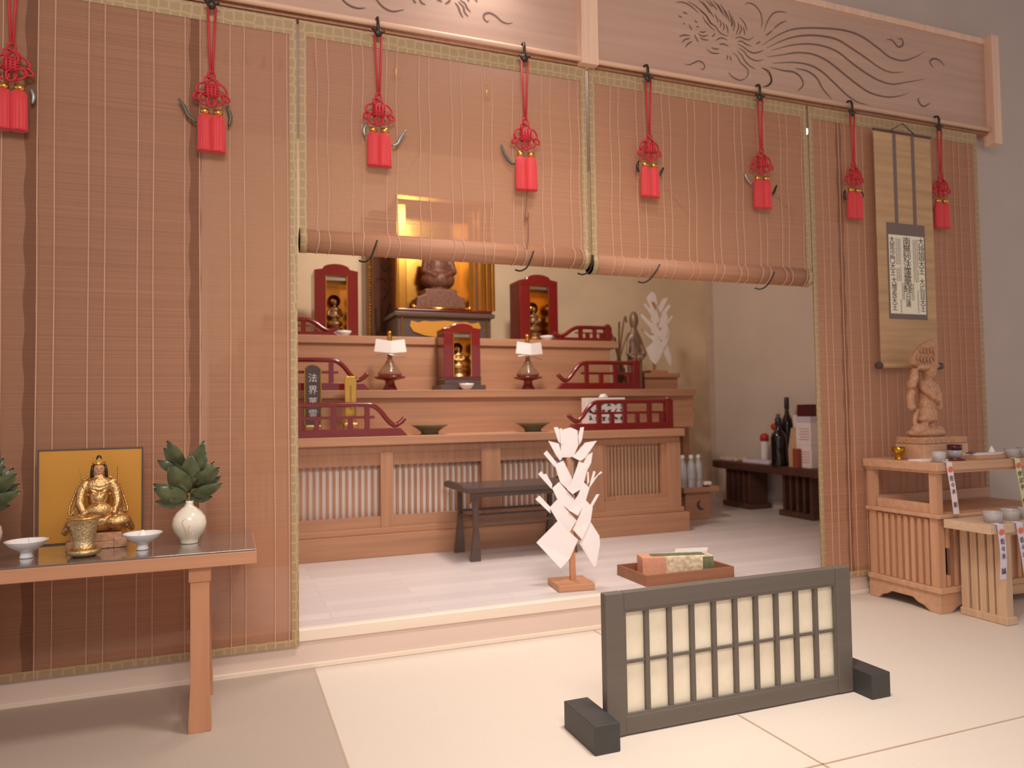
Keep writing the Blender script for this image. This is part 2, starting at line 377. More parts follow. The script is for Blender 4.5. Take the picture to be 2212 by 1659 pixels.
rel(strokes([(s, .008) for s in carA], YB, A, a), t).build('phoenix_carving', M_carve, t)
carB = [[(20,150),(160,60),(300,10),(500,3),(700,20),(850,70),(980,160),(1090,245),(1200,275),(1300,245),(1380,200)], [(60,170),(200,105),(330,70),(480,65),(640,95),(760,165),(880,245),(1000,330),(1100,372),(1210,370)],
 [(100,190),(250,150),(400,135),(540,155),(660,205),(780,300),(900,385),(1000,440),(1110,472),(1230,455),(1380,430)], [(60,245),(200,225),(330,208),(460,225),(580,285),(700,380),(820,475),(930,545),(1060,578),(1160,572),(1250,545)],
 [(110,297),(280,290),(420,312),(520,365),(620,455),(730,560),(820,620),(910,645)], [(300,340),(400,362),(480,420),(530,510),(610,600)], [(90,330),(200,358),(290,372),(350,420),(365,480),(320,530)], [(20,335),(80,365),(100,430),(80,480),(30,495)],
 [(1060,98),(1110,105),(1160,160),(1200,140),(1190,95),(1155,95)], [(1550,320),(1500,270),(1450,260),(1425,290),(1455,335)], [(1340,592),(1325,600),(1350,645),(1380,655),(1430,628)]]
rel(strokes([(s, .012) for s in carB], YB, B5, b5), t).build('tail_carving', M_carve, t)
t2 = thing('carved_transom', 'wooden transom board with cut-off curling tail strokes, left of the pale post', 'transom', (0, YB, 2.9))
rel(MB().box(-2.2, 1.676, YB, YB+.05, 2.88, 3.47), t2).build('board', M_ranma, t2)
rel(MB().box(-2.2, 1.676, YB-.012, YB+.05, 3.462, 3.50), t2).build('top_rail', M_palez, t2, bevel=.003)
rel(MB().box(-2.2, 1.676, YB-.005, YB+.05, 2.86, 2.885), t2).build('bottom_rail', M_altd, t2)
C6 = (720, 0); c6 = 5.53
carC = [[(60,-60),(110,0),(190,65),(290,100),(385,95)], [(480,-60),(520,5),(600,90),(710,138),(850,115)], [(950,-20),(965,15),(990,40)], [(1030,-20),(1050,30),(1100,58)], [(1230,-10),(1300,20)], [(1400,-10),(1380,20),(1335,48)],
 [(1450,30),(1490,80),(1520,160),(1550,210)], [(1490,20),(1550,80),(1570,150),(1615,200)], [(1510,0),(1570,40),(1600,100),(1640,145)], [(1600,-15),(1620,18)], [(1690,-15),(1720,22)],
 [(1855,240),(1840,262),(1800,225),(1800,175),(1860,155),(1930,185),(2010,255),(2080,282),(2145,272)]]
rel(strokes([(s, .010) for s in carC], YB, C6, c6), t2).build('tail_carving', M_carve, t2)
o = MB().box(-.047, .047, -.03, .05, 0, .80).build('transom_post', M_palez, bevel=.003); tag(o, 'pale square post hanging between the two transom boards', 'post', loc=(1.723, 3.325, 2.853))
o = MB().box(-.033, .033, -.03, .05, 0, .72).build('transom_post', M_palez, bevel=.003); tag(o, 'slim pale end post at the right end of the transom boards', 'post', loc=(4.692, 3.325, 2.79))
t = thing('hanging_rail', 'long pale wooden rail the blinds and tassels hang from', 'rail', (1.5, 3.325, 2.885))
MB().tube([(-3.7, 0, 0), (3.15, 0, 0)], .0135, 12).build('pole', M_pale, t, smooth=True)

# ================================================================ BLINDS
YBL = 3.345
def blind(label, x0, x1, z0, roll, off, bands=(), sideL=True, sideR=True, gap=.048, per=.156, topz=2.85):
    t = thing('bamboo_blind', label, 'blind', ((x0+x1)/2, YBL, z0), group='bamboo blinds hung from the rail')
    def L(b): b.bm.transform(Matrix.Translation(-Vector(t.location))); return b
    zb = z0+.055 if roll else z0
    L(MB().box(x0, x1, YBL-.0015, YBL+.0015, zb, topz)).build('slats', M_blind, t)
    bw = .030
    L(MB().box(x0, x1, YBL-.004, YBL+.003, topz-.072, topz)).build('top_border', M_broc, t)
    if not roll: L(MB().box(x0, x1, YBL-.004, YBL+.003, z0, z0+.03)).build('bottom_border', M_broc, t)
    for on, xa, xb in ((sideL, x0, x0+bw), (sideR, x1-bw, x1)):
        if on: L(MB().box(xa, xb, YBL-.004, YBL+.003, z0+(.055 if roll else .03), topz-.072)).build('side_border', M_broc, t)
    c = MB(); x = x0+off; xs = []
    while x < x1-.02:
        for xx in (x, x+gap):
            if x0+.035 < xx < x1-.035: xs.append(xx)
        x += per
    ph = random.random()*6
    for xx in xs:
        c.tube([(xx+.0035*math.sin(k*.9+ph+xx*9)*(1 if roll else .4), YBL-.0035, topz-.072-(topz-.072-zb)*k/14) for k in range(15)], .0026, 5)
    for bx in bands:
        b = MB(); zz = [zb+(topz-.07-zb)*k/60 for k in range(61)]
        l = [(bx+.004*math.sin(k*1.3), z) for k, z in enumerate(zz)]; r = [(bx+.042+.004*math.sin(k*1.1+1), z) for k, z in enumerate(zz)]
        for k in range(60):
            v = [b.bm.verts.new((p[0], YBL-.0023, p[1])) for p in (l[k], r[k], r[k+1], l[k+1])]; b.bm.faces.new(v)
        L(b).build('backing_band', M_bindband, t)
    if roll:
        L(MB().tube([(x0, YBL+.028, z0+.052), (x1, YBL+.028, z0+.052)], .052, 28)).build('rolled_bundle', M_roll, t, smooth=True)
        for xx in xs: c.tube([(xx+.006*math.sin(q*1.5+xx*20), YBL+.028-.0545*math.cos(q), z0+.052+.0545*math.sin(q)) for q in [(-1.6+k*.26) for k in range(11)]], .0026, 5)
        ends = MB()
        for xa, xb in ((x0, x0+bw), (x1-bw, x1)): ends.tube([(xa, YBL+.028, z0+.052), (xb, YBL+.028, z0+.052)], .0545, 28)
        L(ends).build('border_wrap', M_broc, t, smooth=True)
    L(c).build('weft_cords', M_thread, t)
    return t
blind('full-length bamboo blind down to the platform, leftmost, behind the wooden altar table', -2.2, .288, .105, False, .095, bands=(-.735, -.145), gap=.058, per=.1765)
blind('half-raised bamboo blind with rolled hem over the left of the stage opening', .30, 1.715, 1.818, True, .075)
blind('half-raised bamboo blind with rolled hem over the right of the stage opening', 1.735, 3.145, 1.795, True, .12)
blind('full-length bamboo blind down to the platform, rightmost, behind the hanging scroll', 3.16, 4.545, .11, False, .085, bands=(3.36,), gap=.05, per=.135)

# ================================================================ TASSELS
def tassel_base():
    t = thing('tassel', 'x', 'tassel', (0, 0, 0), group='scarlet tassels hung on the rail')
    # origin is the bottom of the skirts; total height .62
    h = MB(); h.tube([(0, .034, .705), (0, .025, .712), (0, .006, .704), (0, -.002, .685), (0, -.002, .66), (0, 0, .625)], .006, 8); h.ell((0, 0, .63), (.016, .012, .02))
    h.tube([(-.022, 0, .645), (-.01, -.003, .63), (.01, -.003, .63), (.024, 0, .64)], .005, 6)
    h.build('hook_clasp', M_blackmetal, t, smooth=True)
    c = MB(); c.tube([(-.012, 0, .62), (-.009, 0, .5), (-.003, 0, .335)], .0042, 8); c.tube([(.014, 0, .62), (.009, 0, .5), (.003, 0, .335)], .0042, 8)
    c.build('cord', M_cord, t, smooth=True)
    k = MB()
    def loop(cx, cz, rx, rz, ang, dy=0):
        pts = []
        for i in range(16):
            q = 2*PI*i/16; x, z = rx*math.cos(q), rz*math.sin(q)
            pts.append((cx+x*math.cos(ang)-z*math.sin(ang), dy+.004*math.sin(2*q), cz+x*math.sin(ang)+z*math.cos(ang)))
        k.tube(pts, .0042, 7, closed=True)
    loop(0, .325, .011, .018, 0); loop(-.028, .27, .026, .018, .9, -.003); loop(.028, .27, .026, .018, -.9, .003)
    loop(-.024, .222, .015, .024, .45, .003); loop(.024, .222, .015, .024, -.45, -.003); loop(-.046, .235, .016, .01, .9); loop(.046, .235, .016, .01, -.9)
    loop(0, .213, .014, .022, 0, -.006); loop(0, .29, .017, .03, .5, -.007); loop(0, .285, .017, .03, -.5, .006)
    for i in range(4): k.tube([(-.022, -.01, .238+i*.011), (0, -.013, .242+i*.011), (.022, -.01, .238+i*.011)], .0048, 7)
    for i in range(3): k.tube([(-.012+i*.012, -.015, .228), (-.012+i*.012, -.016, .285)], .0042, 7)
    k.build('knot', M_cord, t, smooth=True)
    for s in (-1, 1):
        MB().lathe([(.004, .185), (.014, .18), (.016, .168), (.013, .16), (.004, .158)], (s*.022, 0, 0), 14, sy=.8).build('gold_cap', M_gold, t, smooth=True)
        MB().lathe([(.004, .162), (.015, .158), (.021, .145), (.023, .11), (.0235, .05), (.0245, .008), (.023, 0), (.003, .002)], (s*.0215, 0, 0), 72, rip=.05, n=18, sy=.75).build('skirt', M_tas, t, smooth=True)
    return t
tb = tassel_base()
def side_hook(t, pts, m, r=.006):
    P = smoothpts(pts, 4); n = len(P)
    MB().tube(P, [r*(.55+.6*math.sin(PI*(i+.5)/n)) for i in range(n)], 8).build('side_clasp', m, t, smooth=True)
TX = [(-.772, 2.205, 'cut by the left edge of the photo'), (-.059, 2.200, 'second from the left, over the full-length left blind'), (.644, 2.212, 'first over the half-raised blinds from the left'), (1.362, 2.17, 'just left of the pale transom post'),
      (2.06, 2.20, 'just right of the pale transom post'), (2.782, 2.203, 'last over the half-raised blinds on the right'), (3.452, 2.197, 'just left of the hanging scroll'), (4.16, 2.195, 'just right of the hanging scroll')]
tls = []
for i, (x, z, d) in enumerate(TX):
    lab = 'scarlet double tassel with a flower knot, ' + d
    if i == 0: tt = tb; tt.location = (x, 3.30, z); tt['label'] = lab
    else: tt = copy_thing(tb, (x, 3.30, z), lab, rz=random.uniform(-.15, .15))
    tt.scale = (1.2, 1.1, (2.885-z)/.685); tls.append(tt)
side_hook(tls[0], [(.05, .015, .18), (.058, .015, .15), (.054, .015, .12)], M_silver)
side_hook(tls[1], [(-.105, .015, .215), (-.09, .015, .19), (-.075, .015, .15), (-.05, .015, .125)], M_green); side_hook(tls[1], [(.05, .015, .21), (.062, .015, .17), (.056, .015, .125)], M_green)
side_hook(tls[2], [(-.045, .01, .2), (-.055, .01, .17), (-.05, .01, .14)], M_silver); side_hook(tls[2], [(.105, .01, .19), (.085, .01, .155), (.07, .01, .12), (.05, .01, .11)], M_silver)
side_hook(tls[3], [(-.10, .01, .215), (-.085, .01, .17), (-.06, .01, .13), (-.04, .01, .13)], M_green)
side_hook(tls[4], [(-.05, .01, .19), (-.058, .01, .16), (-.05, .01, .13)], M_blackmetal); side_hook(tls[4], [(.075, .01, .17), (.06, .01, .14), (.05, .01, .12)], M_blackmetal)
side_hook(tls[5], [(-.085, .01, .2), (-.07, .01, .16), (-.045, .01, .135)], M_silver); side_hook(tls[5], [(.08, .01, .14), (.065, .01, .1), (.05, .01, .08)], M_blackmetal)
side_hook(tls[6], [(-.05, .01, .17), (-.055, .01, .14), (-.05, .01, .11)], M_blackmetal); side_hook(tls[6], [(.055, .01, .17), (.058, .01, .15), (.052, .01, .12)], M_blackmetal)
side_hook(tls[7], [(-.05, .01, .2), (-.058, .01, .15), (-.05, .01, .1)], M_blackmetal)

# dark hooks under the rolled hems
hk = [(.60, 'far left of the rolled hem', .03), (1.36, 'below the tassel left of the pale post', .03), (1.70, 'at the joint of the two rolled blinds', .015), (2.05, 'below the tassel right of the pale post', .05), (2.80, 'near the right end of the rolled hem', .04)]
for x, d, dx in hk:
    zb = 1.80 if x < 1.72 else 1.775
    P = smoothpts([(dx, -.040, .075), (dx*.6, -.036, .04), (.004, -.012, -.002), (-.02, .01, -.016), (-.04, .03, -.008)], 5)
    o = MB().tube(P, .0042, 8).build('blind_hook', M_blackmetal, smooth=True)
    tag(o, 'dark metal hook holding the rolled hem, ' + d, 'hook', 'hooks under the rolled blinds', (x, YBL-.015, zb))
P = smoothpts([(0, 0, 0), (.002, 0, -.12), (-.004, 0, -.22), (.006, .0, -.26), (.004, 0, -.36), (-.006, 0, -.40)], 5)
b = MB().tube(P, .0028, 6); b.ell((0, 0, -.235), (.012, .006, .022))
tag(b.build('pull_cord', M_tray, smooth=True), 'thin dark cord knotted below the tassel left of the pale post', 'cord', loc=(1.37, 3.318, 2.29))

# ================================================================ HANGING SCROLL
t = thing('hanging_scroll', 'tall tan hanging scroll with black calligraphy, hung over the right blind', 'scroll', (3.835, 3.29, 1.31))
MB().box(-.232, .232, 0, .003, .03, 1.44).build('mounting', M_scroll, t)
MB().box(-.155, .155, -.002, .0, .305, .885).build('picture_border', M_sgrey, t)
MB().box(-.143, .143, -.0035, -.002, .337, .812).build('picture_sheet', M_paper, t)
for x in (-.07, .08): MB().box(x-.012, x+.012, -.003, 0, .885, 1.44).build('hanging_ribbon', M_sgrey, t)
MB().tube([(-.232, .002, .025), (.232, .002, .025)], .016, 14).build('lower_roller', M_scroll, t, smooth=True)
for s in (-1, 1): MB().tube([(s*.232, .002, .025), (s*.262, .002, .025)], .021, 14).build('roller_knob', M_black, t, smooth=True, bevel=.003)
MB().tube([(-.232, 0, 1.44), (.232, 0, 1.44)], .008, 8).build('top_bar', M_dark, t, smooth=True)
MB().tube([(-.1, 0, 1.445), (0, -.004, 1.50), (.1, 0, 1.445)], .003, 6).build('hanging_cord', M_blackmetal, t)
text_mesh('title_writing', '南無妙法蓮華経', .058, M_ink, t, (0, -.004, .755), sp=.82, sx=1.15)
text_mesh('corner_writing', '大持国天王', .05, M_ink, t, (.118, -.004, .765), sp=.9); text_mesh('corner_writing', '大毘沙門天王', .045, M_ink, t, (-.118, -.004, .765), sp=.88)
text_mesh('corner_writing', '大広目天王', .045, M_ink, t, (.118, -.004, .52), sp=.9); text_mesh('corner_writing', '大増長天王', .045, M_ink, t, (-.112, -.004, .52), sp=.9)
text_mesh('signature_writing', '日蓮', .045, M_ink, t, (0, -.004, .425), sp=.95)
k = 0
for x, z0, z1 in ((-.085,.63,.79),(-.07,.63,.79),(-.055,.63,.79),(.055,.62,.79),(.07,.62,.79),(.085,.62,.79),(-.085,.54,.61),(-.07,.53,.61),(-.055,.53,.62),(.055,.53,.62),(.07,.53,.62),(.085,.54,.61),(-.045,.42,.52),(-.032,.42,.52),(.032,.42,.52),(.045,.42,.52),(.08,.35,.48),(-.06,.35,.42)):
    b = MB(); z = z1
    while z > z0:
        w = .0055
        b.box(x-w, x+w, -.0045, -.0036, z-.002, z); b.box(x-w*random.uniform(.3, 1), x+w*random.uniform(.3, 1), -.0045, -.0036, z-.006, z-.0045)
        xo = random.uniform(-.003, .003); b.box(x+xo-.0008, x+xo+.0008, -.0045, -.0036, z-.008, z); z -= .0115
    b.build('small_writing', M_inkg, t)

# ================================================================ FOREGROUND LATTICE SCREEN
t = thing('low_lattice_screen', 'low dark-framed lattice screen with cream paper, standing on the tatami', 'screen', (1.716, 2.25, 0))
W2, zt, y0, y1 = .534, .480, -.016, .016
MB().box(-W2+.0715, W2-.0715, y0, y1, zt-.062, zt).build('top_frame', M_screen, t, bevel=.004)
MB().box(-W2+.0715, W2-.0715, y0, y1, .003, .065).build('bottom_frame', M_screen, t, bevel=.004)
for s in (-1, 1): MB().box(*sorted((s*W2, s*(W2-.072))), y0-.002, y1+.002, .003, zt).build('side_frame', M_screen, t, bevel=.004)
ix = W2-.072
MB().box(-ix, ix, .004, .006, .06, zt-.05).build('paper', M_paper, t)
l = MB(); l.box(-ix, ix, -.014, -.004, .062, .072); l.box(-ix, ix, -.014, -.004, zt-.070, zt-.06); l.box(-ix, -ix+.008, -.0138, -.004, .072, zt-.07); l.box(ix-.008, ix, -.0138, -.004, .072, zt-.07)
l.build('inner_moulding', M_screen, t)
for k in range(1, 10):
    x = -ix+2*ix*k/10; MB().box(x-.0085, x+.0085, -.010, .003, .07, zt-.062).build('lattice_upright', M_screen, t)
MB().box(-ix, ix, -.007, .003, .236, .246).build('lattice_crossbar', M_screen, t)
for s in (-1, 1):
    MB().box(*sorted((s*(W2+.0), s*(W2+.092))), -.105, .128, 0, .092).build('foot', M_foot, t, bevel=.003)

# ================================================================ LEFT TABLE
t = thing('altar_table', 'long wooden table with a glass top, standing before the left blind', 'table', (-.09, 3.05, 0))
MB().box(-1.5, .188, -.24, .25, .572, .617).build('tabletop', M_tbl, t, bevel=.002)
MB().box(-1.5, .184, -.236, .246, .6172, .6232).build('glass_sheet', mat('grey_glass_top', (120, 104, 94), .08, 0, .02, coat=1), t, bevel=.001)
for x in (.0, -.82):
    for y in (-.19, .17):
        MB().box(x-.036, x+.036, y-.03, y+.03, .52, .572).build('leg_block', M_tblz, t, bevel=.002)
        MB().prism([(x-.031, .52), (x-.031, .16), (x-.037, .04), (x-.037, 0), (x+.037, 0), (x+.037, .04), (x+.031, .16), (x+.031, .52)], y-.026, y+.026).build('leg', M_tblz, t, bevel=.002)
    MB().box(x-.02, x+.02, -.17, .15, .08, .13).build('stretcher', M_tblz, t)
TZ = .6235
# gold panel
p0 = aZ(78, 1180, TZ); p1 = aZ(313, 1158, TZ)
t = thing('gold_folding_panel', 'gold panel in a thin dark frame standing behind the seated figure', 'screen', ((p0.x+p1.x)/2, 3.245, TZ), rz=.05)
hw = .172
MB().box(-hw, hw, 0, .006, .005, .352).build('gold_face', M_goldscreen, t)
fr = MB(); fr.box(-hw-.006, -hw, -.002, .009, 0, .358); fr.box(hw, hw+.006, -.002, .009, 0, .358); fr.box(-hw, hw, -.002, .009, .352, .358); fr.box(-hw, hw, -.002, .009, 0, .005)
fr.build('frame', M_black, t)
# seated figure
def seated(loc, rz):
    t = thing('seated_deity_statue', 'gilded seated figure with black hair and crown on a wooden stand', 'statue', loc, rz)
    w = MB(); w.box(-.10, .085, -.055, .055, 0, .022); w.box(-.085, .07, -.045, .045, .022, .05); w.box(-.095, -.06, -.06, -.03, 0, .028); w.box(.045, .085, -.06, -.03, 0, .032)
    w.build('wooden_stand', M_stat, t, bevel=.003)
    b = MB()
    b.ell((0, .0, .09), (.085, .05, .04)); b.ell((-.055, -.03, .085), (.045, .035, .025)); b.ell((.055, -.03, .085), (.045, .035, .025))   # knees and robe
    b.ell((0, -.03, .125), (.042, .03, .028))
    b.ell((0, 0, .165), (.036, .028, .05)); b.ell((0, -.004, .205), (.043, .028, .034)); b.ell((0, 0, .235), (.02, .018, .018))
    for s in (-1, 1):
        b.tube([(s*.036, 0, .222), (s*.052, -.006, .19), (s*.058, -.02, .15), (s*.047, -.04, .122)], [.017, .018, .015, .009], 10)
        b.ell((s*.046, -.043, .118), (.011, .012, .010))
        b.tube([(s*.06, -.01, .15), (s*.068, .0, .12), (s*.075, .005, .085)], [.014, .012, .008], 8)
        b.tube([(s*.05, -.02, .11), (s*.085, -.02, .08), (s*.108, -.01, .052)], [.018, .02, .009], 8)
        for q in range(3): b.tube([(s*(.03+.02*q), -.055, .10-.006*q), (s*(.055+.015*q), -.05, .07), (s*(.07+.015*q), -.035, .05)], .0035, 6)
    for q in range(5): b.tube([(-.035+.004*q, -.022-.002*q, .215-.011*q), (0, -.032-.002*q, .205-.012*q), (.035-.004*q, -.022-.002*q, .215-.011*q)], .0028, 6)
    b.ell((0, -.034, .165), (.016, .008, .014)); b.ell((-.02, -.03, .14), (.008, .006, .008)); b.ell((.02, -.03, .14), (.008, .006, .008))
    b.build('gilded_body', M_goldd, t, remesh=.0028)
    h = MB(); h.ell((0, -.004, .262), (.0175, .018, .024)); h.ell((0, -.0225, .259), (.0028, .0035, .006)); h.ell((0, -.0205, .249), (.006, .002, .0015)); h.ell((-.0185, -.002, .258), (.003, .005, .008)); h.ell((.0185, -.002, .258), (.003, .005, .008)); h.tube([(0, 0, .225), (0, -.002, .248)], .011, 10)
    hd = h.build('head', M_skin, t, remesh=.0012)
    e = MB(); [e.ell((s*.0065, -.0212, .2645), (.0035, .0014, .0009), None, 8, 6) for s in (-1, 1)]; e.build('eyes', M_hair, hd)
    hr = MB(); hr.ell((0, .004, .27), (.0205, .019, .022)); 
    for s in (-1, 1): hr.tube([(s*.017, -.004, .275), (s*.0215, -.004, .255), (s*.024, -.002, .233)], [.006, .006, .004], 8)
    hr.ell((0, .004, .297), (.009, .009, .012)); hr.build('hair', M_hair, t, smooth=True)
    c = MB(); c.lathe([(.0205, 0), (.022, .004), (.0205, .009)], (0, -.001, .278), 24); c.prism([(-.012, .285), (-.006, .296), (0, .303), (.006, .296), (.012, .285)], -.0225, -.0185)
    c.build('crown', M_gold, t, smooth=False)
    for s in (-1, 1):
        P = smoothpts([(s*.03, .008, .235), (s*.058, .012, .215), (s*.078, .01, .165), (s*.09, .004, .125), (s*.084, -.004, .112), (s*.074, -.004, .13), (s*.066, .004, .165)], 5)
        MB().tube(P, .0042, 8).build('scarf', M_goldd, t, smooth=True)
    MB().tube([(.052, -.01, .09), (.056, -.006, .27)], .0022, 6).build('staff', M_gold, t)
    MB().tube([(-.046, -.02, .19), (-.06, -.02, .265)], .002, 6).build('sword', M_gold, t)
    return t
seated((-.443, 3.12, TZ), .18).scale = (1.05, 1.05, 1.09)
# goblet
pc = aZ(186, 1195, TZ)
t = thing('metal_goblet', 'patterned gold goblet on a saucer in front of the seated figure', 'goblet', (pc.x+.002, 2.935, TZ))
MB().lathe([(.0, .0), (.034, .0), (.05, .010), (.053, .024), (.048, .024), (.03, .016), (0, .014)], seg=36).build('saucer', M_goldp, t, smooth=True)
MB().lathe([(.0, .016), (.03, .016), (.036, .024), (.037, .032), (.032, .036), (.035, .06), (.040, .10), (.045, .122), (.050, .130), (.0505, .135), (.047, .134), (.040, .115), (.033, .05), (0, .046)], seg=40).build('cup', M_goldp, t, smooth=True)
for z, r in ((.030, .0365), (.131, .0495)): MB().lathe([(r, -.003), (r+.0025, 0), (r, .003)], (0, 0, z), 36).build('rim_band', M_gold, t, smooth=True)
# footed dishes
def dish(loc, label, mound):
    t = thing('footed_dish', label, 'dish', loc, group='white footed dishes on the left table')
    MB().lathe([(0, 0), (.020, 0), (.021, .004), (.018, .012), (.019, .022), (.03, .028), (.052, .042), (.065, .058), (.066, .060), (.063, .059), (.048, .045), (.02, .034), (0, .032)], seg=40).build('bowl', M_porc, t, smooth=True)
    if mound == 'salt': MB().lathe([(.026, .034), (.020, .046), (.008, .064), (.003, .07), (0, .071)], seg=20).build('salt_mound', M_white, t, smooth=True)
    else: MB().prism([(-.004, .036), (-.002, .062), (.005, .064), (.006, .036)], -.002, .012).build('paper_slip', M_white, t)
    return t
p = aZ(57, 1205, TZ); dish((p.x, p.y, TZ), 'white footed dish at the left, holding a small white slip', 'slip')
p = aZ(308, 1187, TZ); dish((p.x, p.y, TZ), 'white footed dish holding a peaked mound of salt, between goblet and vase', 'salt')
# vases with leaves
def vase(loc, label):
    t = thing('leaf_vase', label, 'vase', loc, group='cream vases of evergreen leaves')
    MB().lathe([(0, 0), (.030, 0), (.032, .004), (.031, .010), (.036, .02), (.050, .038), (.0585, .060), (.060, .075), (.056, .096), (.044, .116), (.026, .132), (.016, .139), (.0135, .148), (.0165, .158), (.014, .157), (.011, .145), (0, .13)], seg=48).build('vase_body', M_cream, t, smooth=True)
    c = MB()
    for s in (-1, 1): c.tube(smoothpts([(-.004+.002*s, -.0615, .035), (-.006+.006*s, -.0605, .06), (-.008+.014*s, -.0565, .085), (-.012, -.053, .098)], 4), .0011, 5)
    c.build('glaze_crack', M_tan, t)
    X0, Z0 = 1545, 690
    sx, sz = .000377*1.06, .00044
    lv = [((1500,360),(1360,150),.020), ((1510,430),(1325,215),.022), ((1440,400),(1275,315),.016), ((1545,600),(1380,360),.034), ((1545,500),(1675,160),.024), ((1555,560),(1560,270),.032), ((1570,530),(1815,390),.026), ((1600,560),(1825,475),.018), ((1560,620),(1840,530),.020), ((1550,630),(1745,650),.018), ((1535,640),(1255,545),.028), ((1520,680),(1262,655),.018), ((1500,600),(1235,515),.016), ((1590,440),(1695,265),.018), ((1560,570),(1700,330),.026), ((1530,520),(1430,230),.024), ((1560,560),(1765,350),.018)]
    for j, (bs, tp, hw) in enumerate(lv):
        dy = [-.02, .015, .0, -.035, -.012, -.02, -.028, .0, -.02, .01, -.03, -.012, .01, .012, .02, .01, .025][j]
        p0 = Vector(((bs[0]-X0)*sx, dy*.3, .15+(Z0-bs[1])*sz)); p1 = Vector(((tp[0]-X0)*sx, dy*1.6-.01, .15+(Z0-tp[1])*sz))
        d = p1-p0; q = Vector((-d.z, 0, d.x)).normalized(); n = 10; b = MB(); Lr, Cr, Rr = [], [], []
        for i in range(n+1):
            s = i/n; w = hw*1.25*(math.sin(PI*min(1, s*.96+.03))**.75)*(1-.25*s)
            c0 = p0+d*s+Vector((0, -.014*math.sin(PI*s), -.004*math.sin(PI*s)))
            Lr.append(b.bm.verts.new(c0+q*w+Vector((0, -.006, 0)))); Cr.append(b.bm.verts.new(c0+Vector((0, .003, 0)))); Rr.append(b.bm.verts.new(c0-q*w+Vector((0, -.005, 0))))
        for i in range(n): b.bm.faces.new((Lr[i], Lr[i+1], Cr[i+1], Cr[i])); b.bm.faces.new((Cr[i], Cr[i+1], Rr[i+1], Rr[i]))
        b.build('leaf', M_leaf, t, smooth=True, solid=.0006)
    s = MB(); s.tube([(0, 0, .10), (.004, 0, .19), (-.005, 0, .25)], .0022, 6); s.tube([(.0, 0, .12), (-.012, 0, .20), (-.03, 0, .26)], .0018, 6); s.tube([(0, 0, .12), (.014, 0, .21), (.04, 0, .25)], .0018, 6)
    s.build('stem', M_stem, t)
    return t
v1 = vase((-.133, 3.055, TZ), 'cream round vase of dark leaves, right of the salt dish')
v2 = copy_thing(v1, (-.80, 3.10, TZ), 'vase of dark leaves cut by the left edge of the photo'); v2.rotation_euler = (0, 0, .1)

# ================================================================ STAGE: MAIN ALTAR
XL, XR = .11, 3.27
t = thing('tiered_altar', 'wide three-tier wooden altar with a slatted front on the stage', 'altar', (1.69, 5.0, ZS))
def AL(b): b.bm.transform(Matrix.Translation((-1.69, -5.0, -ZS))); return b
AL(MB().box(XL-.04, XR+.05, 4.86, 5.6, ZS, .305)).build('plinth', M_alt, t, bevel=.004)
AL(MB().box(XL-.02, XR+.02, 4.885, 5.6, .305, .345)).build('plinth_moulding', M_alt, t, bevel=.004)
AL(MB().box(XL-.04, XR+.03, 4.87, 5.62, .888, .946)).build('lower_top', M_alt, t, bevel=.004)
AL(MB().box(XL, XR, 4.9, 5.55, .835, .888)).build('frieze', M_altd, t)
AL(MB().box(XL, XR, 4.9, 4.93, .345, .42)).build('bottom_frame', M_alt, t)
for x0, x1, ins in ((XL, .15, 0), (.945, 1.03, 0), (1.65, 1.79, 0), (2.40, 2.60, 0), (3.15, XR, 0)):
    AL(MB().box(x0, x1, 4.893, 4.95, .345, .84)).build('stile', M_altz, t, bevel=.002)
AL(MB().box(XL, XR, 4.98, 5.0, .345, .84)).build('back_board', M_alt, t)
AL(MB().box(.15, 2.40, 4.972, 4.979, .36, .80)).build('backing_paper', M_shoji, t)
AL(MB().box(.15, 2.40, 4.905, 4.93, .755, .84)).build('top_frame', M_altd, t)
for xa, xb in ((.15, .945), (1.03, 1.65), (1.79, 2.40)):
    n = round((xb-xa)/.0415); 
    sl = MB()
    for k in range(n+1):
        x = xa+(xb-xa)*k/n; sl.box(max(xa, x-.0085), min(xb, x+.0085), 4.952, 4.966, .415, .757)
    AL(sl).build('slatted_panel', M_altz, t)
b = MB(); x = 2.60
b.box(2.6, 3.15, 4.965, 4.975, .42, .835)
while x < 3.15: b.box(x, x+.016, 4.945, 4.97, .42, .835); x += .03
AL(b).build('ribbed_panel', mat('ribbed_tan_wood', (190, 150, 118), .6, 0, .1, (30, 30, 2)), t)
b = MB(); b.box(2.6, 2.64, 4.915, 4.95, .42, .835); b.box(3.11, 3.15, 4.915, 4.95, .42, .835); b.box(2.64, 3.11, 4.916, 4.951, .42, .45); AL(b).build('recess_frame', M_altz, t)
AL(MB().box(XL, 3.66, 5.27, 5.62, .946, 1.205)).build('middle_riser', M_alt, t)
AL(MB().box(XL-.03, 3.675, 5.25, 5.62, 1.205, 1.263)).build('middle_shelf', M_alt, t, bevel=.004)
AL(MB().box(XL, 3.07, 5.62, 6.5, ZS+.3, 1.625)).build('upper_riser', M_alt, t)
AL(MB().box(XL-.03, 3.145, 5.60, 6.5, 1.625, 1.685)).build('upper_shelf', M_alt, t, bevel=.004)
AL(MB().box(XL, XR, 4.95, 5.27, .80, .84)).build('inner_floor', M_altd, t)

